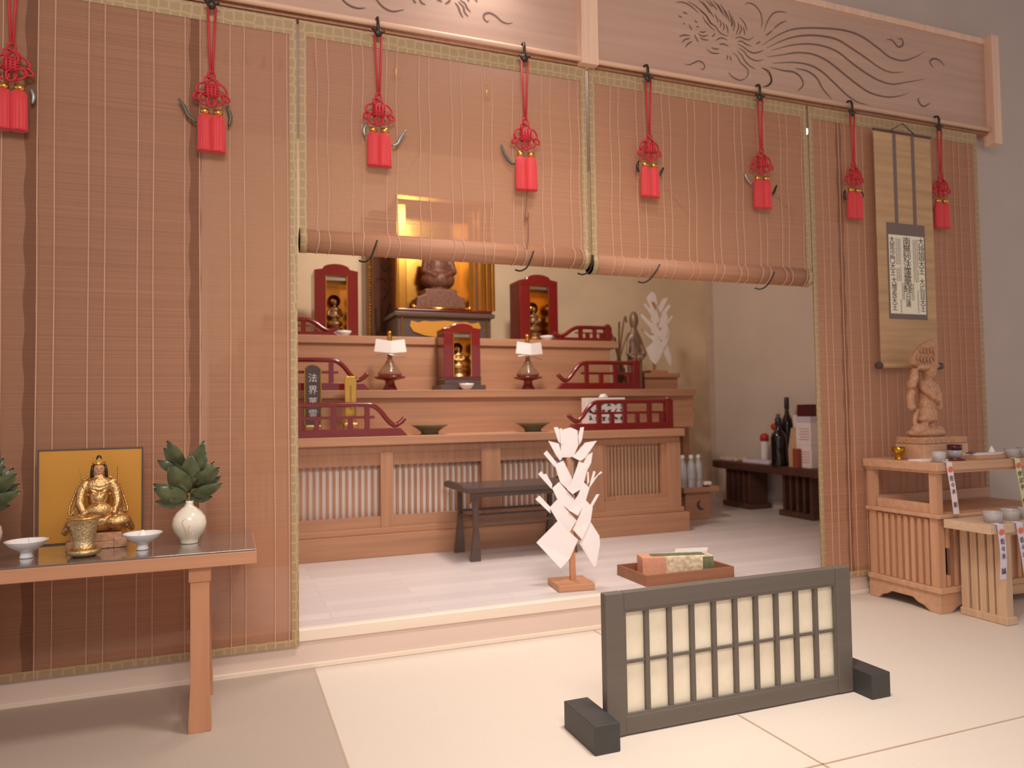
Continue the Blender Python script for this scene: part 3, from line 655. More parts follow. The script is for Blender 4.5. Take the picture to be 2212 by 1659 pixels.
# side cabinet right of the altar
t = thing('side_cabinet', 'narrow ribbed wooden cabinet at the right end of the altar', 'cabinet', (3.6, 5.9, ZS))
def AL2(b): b.bm.transform(Matrix.Translation((-3.6, -5.9, -ZS))); return b
AL2(MB().box(3.345, 3.88, 5.66, 6.3, ZS, 1.07)).build('body', M_alt, t, bevel=.003)
AL2(MB().box(3.335, 3.93, 5.635, 6.33, 1.07, 1.105)).build('top', M_alt, t, bevel=.003)
for k in range(9): AL2(MB().box(3.62+k*.022, 3.632+k*.022, 5.648, 5.66, .4, .98)).build('rib', M_altd, t)
o = MB().box(-.2, .2, -.2, .25, 0, .145).build('wooden_riser_block', M_alt, bevel=.003); tag(o, 'wooden block on the side cabinet, carrying the upper block', 'riser', 'blocks on the side cabinet', (3.68, 5.95, 1.105)); 
t = thing('wooden_riser_block', 'stepped wooden block below the smaller zigzag-paper wand', 'riser', (3.635, 5.92, 1.25))
MB().box(-.15, .19, -.18, .2, 0, .13).build('body', M_alt, t, bevel=.003); MB().box(-.16, .205, -.2, .2, .13, .17).build('top', M_alt, t, bevel=.003)

# ================================================================ RED RAILINGS
def railing(loc, L, H, s, label):
    t = thing('red_altar_railing', label, 'railing', loc, group='red lacquer railings on the altar tiers')
    T = .028; 
    def X(a, b): return sorted((s*a, s*b))
    MB().prism([(s*0, 0), (s*.05, H*.22), (s*L, H*.22), (s*L, 0)], -T, T).build('base_beam', M_red, t, bevel=.003)
    P = smoothpts([(s*.015, 0, H*.50), (s*.045, 0, H*.38), (s*.085, 0, H*.30), (s*.13, 0, H*.44), (s*.18, 0, H*.70), (s*.235, 0, H*.87), (s*.32, 0, H*.9), (s*L*.7, 0, H*.9), (s*(L-.02), 0, H*.9)], 6)
    MB().tube(P, .017, 10).build('handrail', M_red, t, smooth=True)
    MB().box(*X(.22, L-.02), -.010, .010, H*.5, H*.58).build('middle_rail', M_red, t, bevel=.002)
    n = max(4, int((L-.3)/.10))
    for k in range(n):
        x = .27+(L-.36)*k/(n-1); MB().box(*X(x-.017, x+.017), -.012, .012, H*.2, H*(.88 if k % 2 == 0 else .52)).build('post', M_red, t, bevel=.002)
    b = MB(); b.box(*X(L-.06, L), -.026, .026, 0, H*.95); b.lathe([(.026, 0), (.03, .01), (.02, .022), (0, .03)], (s*(L-.03), 0, H*.95), 12); b.build('end_post', M_red, t, bevel=.003)
    return t
railing((2.333, 4.955, .9465), .905, .235, 1, 'red lacquer railing before the white box, right of the lowest altar tier')
railing((1.139, 4.955, .9465), .905, .235, -1, 'red lacquer railing before the tablets, left of the lowest altar tier')
railing((2.425, 5.33, 1.2635), .75, .24, 1, 'red lacquer railing at the right of the middle altar tier')
railing((.955, 5.33, 1.2635), .75, .24, -1, 'red lacquer railing at the left of the middle altar tier')
railing((2.552, 5.68, 1.6855), .56, .135, 1, 'low red lacquer railing at the right of the top altar tier')
railing((.80, 5.68, 1.6855), .56, .135, -1, 'low red lacquer railing at the left of the top altar tier')

# ================================================================ SMALL RED SHRINES
def figure(t, h, m, z0=0, y=0, seat=True):
    b = MB(); b.ell((0, y, z0+h*.14), (h*.26, h*.17, h*.13)); b.ell((0, y, z0+h*.42), (h*.15, h*.11, h*.22)); b.ell((0, y, z0+h*.6), (h*.19, h*.11, h*.1)); b.ell((0, y, z0+h*.84), (h*.085, h*.085, h*.115))
    b.tube([(0, y, z0+h*.62), (0, y, z0+h*.78)], h*.05, 8)
    for s in (-1, 1): b.tube([(s*h*.16, y, z0+h*.6), (s*h*.22, y-h*.05, z0+h*.42), (s*h*.05, y-h*.13, z0+h*.36)], [h*.06, h*.06, h*.04], 8)
    return b.build('figure', m, t, remesh=h*.02)
def shrine(loc, w, h, d, label, fm=M_bronze, stand=False):
    t = thing('red_shrine_cabinet', label, 'shrine', loc, group='small red lacquer shrine cabinets')
    z0 = .0
    if stand:
        MB().box(-w*.62, w*.62, -d*.6, d*.6, 0, .04).build('black_stand', M_black, t, bevel=.003); z0 = .04
        MB().box(-w*.5, w*.5, -d*.55, d*.5, .04, .075).build('stand_step', M_black, t, bevel=.003); z0 = .075
    H = h-z0; hw = w/2; op = hw*.50; zt = z0+H*.84
    arc = [(-hw, z0+H*.91), (-hw*.62, z0+H*.93)]+[(hw*.62*math.sin(q), z0+H*(.93+.07*math.cos(q*1.0)**1)) for q in [(-1.2+.3*k) for k in range(9)]]+[(hw*.62, z0+H*.93), (hw, z0+H*.91)]
    MB().prism(arc+[(hw, zt), (-hw, zt)], -d/2, d/2).build('arched_roof', M_red, t, bevel=.003)
    for s in (-1, 1):
        MB().box(*sorted((s*hw, s*op)), -d/2, d/2, z0+.02, zt).build('side_panel', M_red, t, bevel=.004)
        MB().box(*sorted((s*op, s*(op-.006))), -d/2-.004, d/2-.03, z0+.03, zt).build('gilt_edge', M_gold, t)
    MB().box(-op, op, d/2-.03, d/2-.01, z0+.02, zt).build('gold_backing', M_gold, t)
    MB().box(-hw, hw, -d/2-.01, d/2, z0, z0+.03).build('base', M_redd, t, bevel=.003)
    b = MB(); 
    for k in range(12): b.box(-op+.008+k*(2*op-.016)/12, -op+.008+(k+.7)*(2*op-.016)/12, -d/2+.012, -d/2+.016, zt-.035, zt-.012)
    b.build('bead_curtain', M_silver, t)
    MB().lathe([(op*.75, z0+.03), (op*.55, z0+.055), (op*.7, z0+.09), (0, z0+.09)], seg=16).build('lotus_seat', M_goldd, t)
    f = figure(t, H*.42, fm, z0+.09); hl = MB(); hl.lathe([(.0, 0), (op*.55, .002), (op*.6, .005), (0, .008)], seg=24); o = hl.build('halo', M_gold, t, smooth=True); o.rotation_euler = (PI/2, 0, 0); o.location = (0, .035, z0+.09+H*.38)
    return t
shrine((.795, 5.95, 1.6855), .335, .58, .24, 'red shrine cabinet on the top tier, left of the large gold shrine')
shrine((2.505, 5.95, 1.6855), .355, .585, .24, 'red shrine cabinet on the top tier, right of the large gold shrine')
shrine((1.672, 5.485, 1.2635), .29, .51, .2, 'red shrine cabinet on a black stand, centre of the middle tier', fm=M_goldd, stand=True)

# ================================================================ LARGE GOLD SHRINE
t = thing('shrine_stand', 'black lacquer stand with gold edging below the large gold shrine', 'stand', (1.69, 6.1, 1.6855))
MB().box(-.40, .40, -.19, .25, 0, .2).build('body', M_black, t, bevel=.003)
MB().box(-.43, .43, -.22, .27, .2, .235).build('top', M_black, t, bevel=.006)
e = MB()
for x in (-.37, .355): e.box(x, x+.012, -.196, -.188, .01, .2)
e.box(-.40, .40, -.196, -.188, .195, .205); e.box(-.40, .40, -.196, -.188, .0, .012); e.build('gold_edging', M_brass, t)
pts = [(-.30, .12), (-.29, .165), (-.23, .15), (-.18, .165), (-.12, .16), (0, .17), (.12, .16), (.18, .165), (.23, .15), (.29, .165), (.31, .12), (.27, .075), (.16, .045), (.06, .03), (0, .015), (-.06, .03), (-.18, .045), (-.27, .075)]
MB().prism(pts, -.2, -.19).build('scalloped_gold_plate', M_goldscreen, t)
t = thing('gold_shrine_cabinet', 'large open gold shrine cabinet with a dark statue, centre of the top tier', 'shrine', (1.69, 6.12, 1.921))
MB().box(-.40, .42, -.2, .22, 0, .03).build('base', M_redd, t, bevel=.008)
MB().box(-.30, .24, .14, .2, .03, .92).build('gold_back', M_gold, t)
for x0, x1 in ((-.37, -.30), (.24, .30)): MB().box(x0, x1, -.12, .2, .03, .92).build('gold_side_post', M_gold, t, bevel=.006)
for x0, x1 in ((.31, .36), (.368, .41), (.418, .45)): MB().box(x0, x1, -.2, -.17+.02, .03, .92).build('folded_gold_door', M_gold, t, bevel=.008)
MB().box(-.40, -.378, -.19, -.15, .03, .92).build('folded_gold_door', M_gold, t, bevel=.008)
MB().box(-.40, .46, -.2, .22, .92, .97).build('roof', M_gold, t, bevel=.01)
MB().tube([(-.24, -.16, .045), (.22, -.16, .045)], .012, 10).build('gold_rail', M_gold, t, smooth=True)
for x in (-.25, .23): MB().ell((x, -.16, .05), (.018, .018, .022)).build('rail_bead', M_gold, t, smooth=True)
b = MB(); b.prism([(-.22, .05), (.22, .05), (.21, .15), (.14, .17), (.14, .22), (-.14, .22), (-.14, .17), (-.21, .15)], -.1, .1); b.ell((0, 0, .31), (.15, .1, .09)); b.ell((0, 0, .42), (.1, .07, .13)); b.ell((0, 0, .6), (.05, .05, .07)); b.tube([(0, 0, .5), (0, 0, .58)], .03, 8)
for s in (-1, 1): b.tube([(s*.1, 0, .5), (s*.13, -.03, .38), (s*.03, -.09, .33)], [.035, .035, .025], 8)
b.build('dark_statue', M_fig, t, remesh=.009)

# ================================================================ SAKE JARS ON RED STANDS
def jar(loc, label, rz=0):
    t = thing('offering_jar', label, 'jar', loc, rz, 'offering jars with folded paper on the middle tier')
    MB().lathe([(0, 0), (.055, 0), (.05, .02), (.035, .05), (.036, .075), (.10, .085), (.115, .095), (.115, .102), (0, .10)], seg=28).build('red_stand', M_red, t, smooth=True)
    MB().lathe([(0, .102), (.075, .102), (.09, .115), (.088, .13), (.06, .17), (.035, .20), (.02, .23), (.016, .26), (0, .262)], seg=28, rip=.03, n=7).build('glass_body', mat('amber_glass', (190, 150, 120), .08, 0, .1, trans=.6), t, smooth=True)
    MB().lathe([(.014, .25), (.018, .27), (.013, .29), (.016, .31), (.012, .33), (.015, .37), (.02, .385), (.018, .40), (.013, .41), (.017, .425), (.013, .437), (0, .44)], seg=18).build('gold_neck', M_gold, t, smooth=True)
    b = MB()
    for s in (-1, 1):
        v = [b.bm.verts.new(p) for p in ((0, -.06, .272), (s*.12, -.03, .285), (s*.105, -.028, .378), (0, -.055, .362))]; b.bm.faces.new(v)
    b.build('folded_paper', M_white, t, solid=.002)
    MB().tube(smoothpts([(-.10, -.03, .262), (-.04, -.05, .268), (0, -.06, .26), (.06, -.05, .25), (.11, -.03, .24)], 4), .003, 6).build('paper_cord', M_silver, t)
    return t
jar((1.118, 5.40, 1.2635), 'glass offering jar with white folded paper, left of the central red shrine')
jar((2.215, 5.40, 1.2635), 'glass offering jar with white folded paper, right of the central red shrine', .1)

# ================================================================ TABLETS, CUPS, DISHES, BOOKS
t = thing('memorial_tablet', 'black memorial tablet with silver characters, behind the left lower railing', 'tablet', (.542, 5.17, .9465))
MB().box(-.07, .07, -.05, .05, 0, .03).build('base', M_black, t, bevel=.004); MB().box(-.055, .055, -.04, .04, .03, .08).build('lotus_base', M_goldd, t, bevel=.01)
MB().prism([(-.048, .08), (-.052, .46), (-.03, .482), (0, .49), (.03, .482), (.052, .46), (.048, .08)], -.012, .012).build('plaque', M_black, t, bevel=.003)
b = MB(); b.box(-.056, -.050, -.014, .012, .08, .465); b.box(.050, .056, -.014, .012, .08, .465); b.build('gold_edge', M_brass, t)
text_mesh('tablet_writing', '法界萬霊', .062, M_silverink, t, (0, -.0135, .375), sp=1.3)
t = thing('memorial_tablet', 'slim gold memorial tablet with rows of tiny writing, right of the black tablet', 'tablet', (.795, 5.17, .9465))
MB().box(-.065, .065, -.04, .04, 0, .025).build('base', M_gold, t, bevel=.006); MB().box(-.05, .05, -.03, .03, .025, .09).build('lotus_base', M_goldd, t, bevel=.01)
MB().prism([(-.036, .09), (-.042, .39), (-.03, .41), (.03, .41), (.042, .39), (.036, .09)], -.01, .01).build('plaque', M_gold, t, bevel=.003)
b = MB(); z = .34
while z > .17: b.box(-.006, .006, -.0118, -.010, z, z+.006); z -= .0115
b.build('tablet_writing', M_carve, t)
def cup(loc, label, s=1):
    o = MB().lathe([(0, 0), (.024*s, 0), (.03*s, .006), (.048*s, .03), (.055*s, .048), (.052*s, .048), (.044*s, .028), (0, .012)], seg=24).build('offering_cup', M_porc, smooth=True)
    return tag(o, label, 'cup', 'white offering cups on the altar', loc)
cup((.54, 5.05, .9465), 'white offering cup seen through the railing below the black tablet'); cup((.83, 5.05, .9465), 'white offering cup seen through the railing below the gold tablet')
cup((.83, 5.76, 1.6855), 'white offering cup before the left red shrine', 1.25); cup((2.55, 5.76, 1.6855), 'white offering cup before the right red shrine', 1.25); cup((1.675, 5.30, 1.2635), 'white offering cup before the central red shrine', 1.05)
def gdish(loc, label):
    o = MB().lathe([(0, 0), (.06, 0), (.062, .02), (.09, .04), (.128, .062), (.13, .066), (.12, .064), (.08, .045), (0, .03)], seg=36).build('flat_green_dish', M_celadon, smooth=True)
    return tag(o, label, 'dish', 'green dishes on the lowest altar tier', loc)
gdish((1.32, 5.04, .9465), 'flat olive-green footed dish, left of the two on the lowest tier'); gdish((2.10, 5.04, .9465), 'flat olive-green footed dish, right of the two on the lowest tier')
t = thing('white_printed_box', 'white box with black brush characters behind the right lower railing', 'box', (2.735, 5.13, .9465))
MB().box(-.165, .165, -.05, .05, 0, .245).build('body', M_white, t, bevel=.003); MB().prism([(-.02, .25), (.02, .25), (0, .275)], -.04, .04).build('folded_tip', M_white, t)
r = random.Random(3); b = MB()
for k in range(6):
    for j in range(4):
        x = -.14+k*.055; z = .03+j*.055
        for q in range(5):
            a = r.random()*PI; L = r.uniform(.008, .02); cx, cz = x+r.uniform(-.008, .008), z+r.uniform(-.01, .01)
            dx, dz = L*math.cos(a), L*math.sin(a); nx, nz = -math.sin(a)*.0025, math.cos(a)*.0025
            b.prism([(cx-dx-nx, cz-dz-nz), (cx+dx-nx, cz+dz-nz), (cx+dx+nx, cz+dz+nz), (cx-dx+nx, cz-dz+nz)], -.0515, -.05)
b.build('brush_writing', M_ink, t)

# calligraphy banner behind
t = thing('calligraphy_banner', 'brown calligraphy banner with a beaded gold edge, left of the gold shrine', 'banner', (1.265, 6.45, 1.6855))
MB().box(-.085, .13, 0, .008, 0, 1.2).build('cloth', mat('brown_banner_cloth', (132, 92, 74), .8), t)
b = MB(); z = .02
while z < 1.18: b.ell((-.10, -.004, z), (.014, .012, .012), None, 8, 6); z += .024
b.build('beaded_edge', M_brass, t, smooth=True)
r = MB()
for st in ([(.0, .72), (.03, .66), (.07, .70), (.09, .62)], [(.02, .52), (.05, .47), (.0, .40)], [(.0, .36), (.0, .12)], [(.10, .42), (.04, .30), (.02, .14)], [(-.04, .58), (.0, .60), (.05, .57)], [(-.05, .33), (-.05, .2), (-.04, .1)]):
    r.tube(smoothpts([(x, -.002, z) for x, z in st], 5), .008, 6)
r.build('brush_strokes', M_black, t)

# bronze vase and lotus, small figure
t = thing('bronze_lotus_stems', 'small bronze vase with curling stems at the right end of the top tier', 'ornament', (3.38, 6.02, 1.105), )
MB().lathe([(0, 0), (.05, 0), (.04, .1), (.03, .2), (.05, .3), (.06, .36), (.03, .42), (.02, .46), (0, .46)], seg=20).build('vase', M_bronze, t, smooth=True)
b = MB()
for q, (dx, h) in enumerate(((-.1, .72), (-.05, .66), (.0, .8), (.06, .85), (.10, .7))): b.tube(smoothpts([(0, 0, .44), (dx*.5, -.01, .44+(h-.44)*.6), (dx, -.02, h), (dx*1.3, -.02, h-.05)], 5), [.008]*16, 6)
b.build('stems', M_bronze, t, smooth=True)
t = thing('bronze_figure', 'grey-brown standing bronze figure, left of the smaller zigzag-paper wand', 'statue', (3.37, 5.72, 1.105)); t.scale = (1.0, 1.0, 1.45)
b = MB(); b.lathe([(.09, 0), (.085, .03), (.06, .06), (.07, .12), (.07, .3), (.055, .4), (.06, .44), (.02, .5), (0, .5)], seg=18, sy=.7); b.ell((0, 0, .54), (.042, .042, .055)); b.tube([(.05, 0, .43), (.085, -.03, .33), (.02, -.07, .30)], .02, 8); b.tube([(-.05, 0, .43), (-.085, -.03, .33), (-.02, -.07, .30)], .02, 8)
b.build('body', mat('grey_bronze', (142, 116, 98), .45, .4, .3, (30, 30, 30)), t, remesh=.008)

# ================================================================ GOHEI (ZIGZAG PAPER WANDS)
def paper(t, poly, dy, bend=.006, org=None, m=M_white, wob=0):
    b = MB(); vs = []
    cx = sum(p[0] for p in poly)/len(poly)
    ps = [Vector((p[0], dy + bend*math.sin((p[0]-cx)*30) + wob*(p[1]), p[1])) for p in poly]
    vs = [b.bm.verts.new(p) for p in ps]; f = b.bm.faces.new(vs); bmesh.ops.triangulate(b.bm, faces=[f])
    return b.build('paper_strip', m, t, solid=.0018)
G = Vector((1.705, 3.60, ZS))
t = thing('zigzag_paper_wand', 'large white zigzag-paper wand on a square wooden base at the front of the stage', 'ritual wand', G, -.12)
MB().box(-.10, .10, -.10, .10, 0, .036).build('base', M_tbl, t, bevel=.005)
inv = Matrix.Rotation(.12, 4, 'Z') @ Matrix.Translation(-G)
def gp(x, y): 
    p = inv @ aY(1100+x/3.686, 880+y/3.686, 3.58); return (p.x, p.z)
sb = gp(515, 1380); st = gp(483, 405)
MB().prism([(sb[0]-.014, .03), (sb[0]+.016, .03), (st[0]+.012, st[1]-.008), (st[0]+.006, st[1]), (st[0]-.006, st[1]), (st[0]-.012, st[1]-.008)], -.012, .012).build('stick', M_tblz, t, bevel=.002)
GP = [([(440,178),(503,160),(558,183),(568,300),(530,390),(500,402),(430,400),(425,300)], .016), ([(370,160),(400,158),(432,200),(425,290),(405,270)], .010), ([(412,175),(432,165),(440,290),(425,300)], .004), ([(578,160),(607,158),(590,260),(568,300),(560,230)], .012),
 ([(325,268),(410,290),(440,400),(420,430),(385,380)], .006), ([(690,265),(600,280),(500,395),(560,425),(600,400)], -.022),
 ([(280,370),(305,345),(385,440),(372,480)], -.016), ([(365,455),(435,425),(505,570),(465,650),(410,600)], -.018), ([(550,430),(625,455),(580,640),(500,690),(455,650),(500,570)], -.026), ([(620,380),(662,358),(650,440),(605,530),(590,440)], -.014),
 ([(240,535),(262,510),(352,618),(348,655)], -.014), ([(285,540),(305,530),(358,622),(340,610)], -.006), ([(345,645),(400,595),(522,735),(482,820),(400,760)], -.019), ([(585,590),(632,640),(600,750),(540,860),(465,815),(545,690)], -.028), ([(738,518),(725,508),(632,640),(640,610),(672,560)], -.012), ([(665,505),(683,512),(655,600),(628,640)], -.016), ([(622,510),(634,515),(638,590),(622,620)], -.006),
 ([(218,735),(250,705),(335,795),(340,850)], -.014), ([(325,800),(385,735),(538,900),(482,1000),(390,910)], -.020), ([(600,735),(655,795),(640,900),(572,1050),(500,970),(545,870)], -.030), ([(690,692),(715,690),(652,800),(638,780)], -.012),
 ([(385,900),(540,1050),(500,1080),(480,1200),(405,1280),(222,1080)], -.036), ([(635,895),(715,1020),(720,1090),(690,1260),(672,1268),(595,1110),(560,1085),(590,1000)], -.012)]
for poly, dy in GP: paper(t, [gp(*p) for p in poly], dy)
G2 = Vector((3.655, 5.85, 1.42))
t = thing('zigzag_paper_wand', 'smaller white zigzag-paper wand on the side cabinet near the gold wall', 'ritual wand', G2)
MB().box(-.09, .09, -.08, .08, 0, .03).build('base', M_tbl, t, bevel=.004); MB().box(-.012, .012, -.01, .01, .03, .66).build('stick', M_tblz, t)
def gp2(x, y):
    p = aY(1050+x/4.424, 520+y/4.424, 5.83)-G2; return (p.x, p.z)
for poly, dy in [([(1550,540),(1600,480),(1640,500),(1660,600),(1640,660),(1590,600)], .014), ([(1530,545),(1560,560),(1620,660),(1590,680)], -.014), ([(1745,540),(1690,555),(1640,640),(1670,690),(1700,640)], -.016), ([(1500,605),(1520,600),(1600,680),(1590,720)], -.016), ([(1775,615),(1745,610),(1680,690),(1690,740)], -.014),
 ([(1580,680),(1630,660),(1660,760),(1620,800),(1570,760)], -.02), ([(1720,680),(1740,740),(1700,830),(1640,830),(1660,740),(1690,690)], -.026), ([(1468,715),(1490,700),(1590,790),(1575,830)], -.016), ([(1795,720),(1780,715),(1710,790),(1720,830)], -.012),
 ([(1565,790),(1610,770),(1670,880),(1640,930),(1580,880)], -.02), ([(1720,790),(1745,850),(1700,960),(1640,940),(1660,860)], -.028), ([(1475,845),(1495,835),(1590,920),(1580,940)], -.012), ([(1770,860),(1755,860),(1720,930),(1735,950)], -.012),
 ([(1560,910),(1610,900),(1700,1000),(1670,1040),(1600,980)], -.022), ([(1745,910),(1730,980),(1690,1040),(1650,980)], -.028), ([(1590,965),(1690,1045),(1665,1120),(1610,1188),(1490,1062)], -.034), ([(1680,1035),(1725,965),(1775,1100),(1778,1195),(1755,1188)], -.014)]:
    paper(t, [gp2(*p) for p in poly], dy)

# ================================================================ BLACK TABLE ON STAGE
t = thing('black_scroll_table', 'small black lacquer table with flared legs before the altar', 'table', (1.79, 4.635, ZS))
MB().box(-.40, .40, -.21, .21, .43, .462).build('tabletop', M_black, t, bevel=.004)
MB().prism([(-.37, .36), (-.37, .43), (.37, .43), (.37, .36), (.34, .40), (-.34, .40)], -.19, -.175).build('apron', M_black, t)
for s in (-1, 1): MB().prism([(-.22, .437), (-.22, .47), (-.14, .485), (.14, .485), (.22, .47), (.22, .437)], *sorted((s*.40, s*.425)), 'yz').build('end_scroll', M_black, t, bevel=.005)
for sx in (-1, 1):
    for sy in (-1, 1):
        x, y = sx*.33, sy*.17
        MB().prism([(x-.028, 0), (x-.026, .10), (x-.016, .2), (x-.015, .43), (x+.015, .43), (x+.016, .2), (x+.026, .10), (x+.040*(1), 0)] if sx > 0 else [(x-.040, 0), (x-.026, .10), (x-.016, .2), (x-.015, .43), (x+.015, .43), (x+.016, .2), (x+.026, .10), (x+.028, 0)], y-.017, y+.017).build('leg', M_black, t, bevel=.003)
for y in (-.17, .17):
    MB().box(-.33, .33, y-.008, y+.008, .27, .285).build('upper_stretcher', M_black, t); MB().box(-.33, .33, y-.008, y+.008, .23, .245).build('lower_stretcher', M_black, t)
for x in (-.33, .33): MB().box(x-.008, x+.008, -.17, .17, .25, .265).build('side_stretcher', M_black, t)

# ================================================================ TRAY WITH BOX
t = thing('wooden_tray', 'brown wooden tray on the stage floor behind the lattice screen', 'tray', (2.345, 3.59, ZS), 0)
MB().box(-.27, .27, -.15, .15, 0, .012).build('tray_floor', M_tray, t)
b = MB(); b.box(-.28, .28, -.16, -.148, 0, .06); b.box(-.28, .28, .148, .16, 0, .06); b.box(-.28, -.268, -.148, .148, 0, .06); b.box(.268, .28, -.148, .148, 0, .06); b.build('rim', M_tray, t, bevel=.002)
t = thing('tissue_box', 'salmon and cream printed box lying in the wooden tray', 'box', (2.335, 3.575, ZS+.0125), -.27); t.scale = (1, 1, 1.12)
MB().box(-.20, -.07, -.06, .06, 0, .10).build('salmon_end', M_salmon, t, bevel=.003); MB().box(-.07, .2, -.06, .06, 0, .10).build('printed_body', M_box2, t, bevel=.003)
MB().box(-.14, .16, -.035, .02, .1005, .104).build('green_top_print', M_boxg, t); MB().box(.14, .2005, -.0615, .0, .02, .095).build('green_corner_print', M_boxg, t)
o = MB().prism([(-.12, 0), (.08, 0), (.15, .115), (-.06, .12)], 0, .002).build('envelope', M_white); tag(o, 'white envelope leaning behind the printed box in the tray', 'envelope', loc=(2.485, 3.665, ZS+.013)); o.rotation_euler = (-.3, 0, -.1)

# ================================================================ SANBO STAND AND WATER BOTTLES
t = thing('offering_stand', 'wooden offering stand with a crescent cut-out, right of the altar', 'stand', (3.72, 5.42, ZS))
b = MB(); b.box(-.125, .125, -.1, .1, 0, .235); b.build('box_body', M_alt, t, bevel=.004)
MB().box(-.17, .17, -.15, .15, .235, .25).build('tray_board', M_alt, t)
b = MB(); b.box(-.175, .175, -.155, -.145, .235, .275); b.box(-.175, .175, .145, .155, .235, .275); b.box(-.175, -.165, -.145, .145, .235, .275); b.box(.165, .175, -.145, .145, .235, .275); b.build('tray_rim', M_alt, t)
cr = [(.03+.045*math.cos(q), .12+.045*math.sin(q)) for q in [1.9+k*.29 for k in range(12)]]; cr2 = [(.048+.036*math.cos(q), .128+.036*math.sin(q)) for q in [5.0-k*.26 for k in range(12)]]
MB().prism(cr+cr2, -.1015, -.1).build('crescent_opening', M_black, t)
def wbottle(loc, label):
    t = thing('water_bottle', label, 'bottle', loc, group='clear water bottles on the offering stand')
    MB().lathe([(0, 0), (.028, 0), (.032, .01), (.031, .05), (.033, .06), (.031, .07), (.033, .085), (.031, .1), (.033, .12), (.032, .15), (.026, .18), (.014, .205), (.0135, .215), (0, .215)], seg=20).build('bottle_body', M_plastic, t, smooth=True)
    MB().lathe([(0, .215), (.0165, .215), (.0165, .238), (0, .239)], seg=16).build('cap', M_white, t)
    MB().lathe([(.0335, .07), (.0338, .071), (.0338, .13), (.0335, .131)], seg=20).build('label_band', M_plastic, t)
    return t
w1 = wbottle((3.625, 5.40, ZS+.2505), 'clear water bottle nearest the altar, half hidden by it')
copy_thing(w1, (3.70, 5.38, ZS+.2505), 'clear water bottle in the middle of the offering stand'); copy_thing(w1, (3.785, 5.40, ZS+.2505), 'clear water bottle at the right of the offering stand')
for q in bpy.data.objects:
    if q.name.startswith('water_bottle'): q.scale = (1.15, 1.15, 1.22)
o = MB().box(-.035, .04, -.04, .04, 0, .03).build('folded_napkin', M_white, bevel=.008); tag(o, 'small white folded cloth at the right edge of the offering stand', 'cloth', loc=(3.86, 5.41, ZS+.2755))

# ================================================================ DARK TABLE AT RIGHT WALL WITH BOTTLES
t = thing('low_dark_table', 'long low dark wooden table along the right stage wall', 'table', (4.62, 5.35, ZS))
top = [(-.165, -.95), (-.165, .72), (-.13, .82), (-.03, .88), (.06, .82), (.10, .7), (.16, .7), (.16, -.95)]
MB().prism(top, .355, .425, 'xy').build('tabletop', M_dark, t, bevel=.01)
for y in (.45, -.33): 
    MB().box(-.14, .1, y-.2, y+.2, 0, .05).build('leg_foot', M_dark, t, bevel=.004)
    for q in range(5): MB().box(-.12, .08, y-.18+q*.08, y-.15+q*.08, .05, .355).build('leg_slat', M_dark, t)
ZT = ZS+.4255
def bottle(loc, label, h, r, m=M_bottle, capm=M_navy):
    t = thing('dark_bottle', label, 'bottle', loc, group='dark bottles on the low dark table')
    MB().lathe([(0, 0), (r*.92, 0), (r, h*.02), (r, h*.58), (r*.85, h*.67), (r*.42, h*.75), (r*.36, h*.8), (r*.36, h*.84)], seg=28).build('bottle_body', m, t, smooth=True)
    MB().lathe([(r*.36, h*.82), (r*.42, h*.84), (r*.42, h*.99), (r*.3, h), (0, h)], seg=20).build('foil_cap', capm, t, smooth=True)
    return t
bottle((4.50, 5.22, ZT), 'squat black bottle at the front of the low dark table', .42, .068)
bottle((4.65, 5.28, ZT), 'tall black bottle with a navy foil cap, behind the white box', .60, .05)
bottle((4.68, 5.43, ZT), 'dark bottle with a glinting cap behind the squat black bottle', .45, .045, capm=M_green)
t = thing('round_jar', 'white jar with a red lid, left of the squat black bottle', 'jar', (4.68, 5.62, ZT)); MB().lathe([(0, 0), (.035, 0), (.035, .2), (0, .2)], seg=20).build('body', M_white, t, smooth=True, bevel=.003); MB().lathe([(0, .2), (.04, .2), (.04, .25), (.02, .27), (0, .27)], seg=20).build('lid', mat('red_cap', (206, 60, 58), .5), t, smooth=True)
o = MB().lathe([(0, 0), (.02, 0), (.045, .02), (.05, .05), (.03, .07), (0, .075)], seg=14).build('red_rosette', MATS['red_cap'], smooth=True); tag(o, 'red ribbon rosette beside the dark bottle necks', 'rosette', loc=(4.58, 5.34, ZT+.30)); 
t = thing('tan_paper_bag', 'tan paper-wrapped bottle leaning beside the squat black bottle', 'package', (4.54, 5.07, ZT), 0); MB().lathe([(0, 0), (.055, 0), (.058, .15), (.04, .26), (.03, .33), (0, .34)], seg=8).build('wrapping', M_tan, t); MB().box(-.012, .012, -.058, -.05, .05, .2).build('dark_label', M_carve, t); t.rotation_euler = (0, 0, .4)
o = MB().box(-.04, .04, -.04, .04, 0, .44).build('tall_white_box', M_white, bevel=.003); tag(o, 'tall narrow white carton behind the tan wrapped bottle', 'carton', loc=(4.68, 5.16, ZT)); o.rotation_euler = (0, 0, .3)
zc = ZT
for q, d in enumerate(('lowest', 'upper')):
    t = thing('printed_white_carton', f'white carton with pink print, {d} of the two stacked on the dark table', 'carton', (4.58, 4.925, zc), 0, 'stacked white cartons with pink print')
    MB().box(-.08, .08, -.085, .085, 0, .19).build('body', M_white, t, bevel=.005); b = MB(); 
    for k in range(5): b.box(-.0815, -.08, -.07, .05-.02*(k % 2), .045+k*.022, .052+k*.022)
    b.build('pink_print', mat('pink_print', (226, 160, 160), .6), t); zc += .1905
o = MB().box(-.075, .075, -.08, .08, 0, .05).build('flat_white_carton', M_lilac, bevel=.003); tag(o, 'thin pale lilac carton under the maroon box', 'carton', loc=(4.575, 4.92, zc))
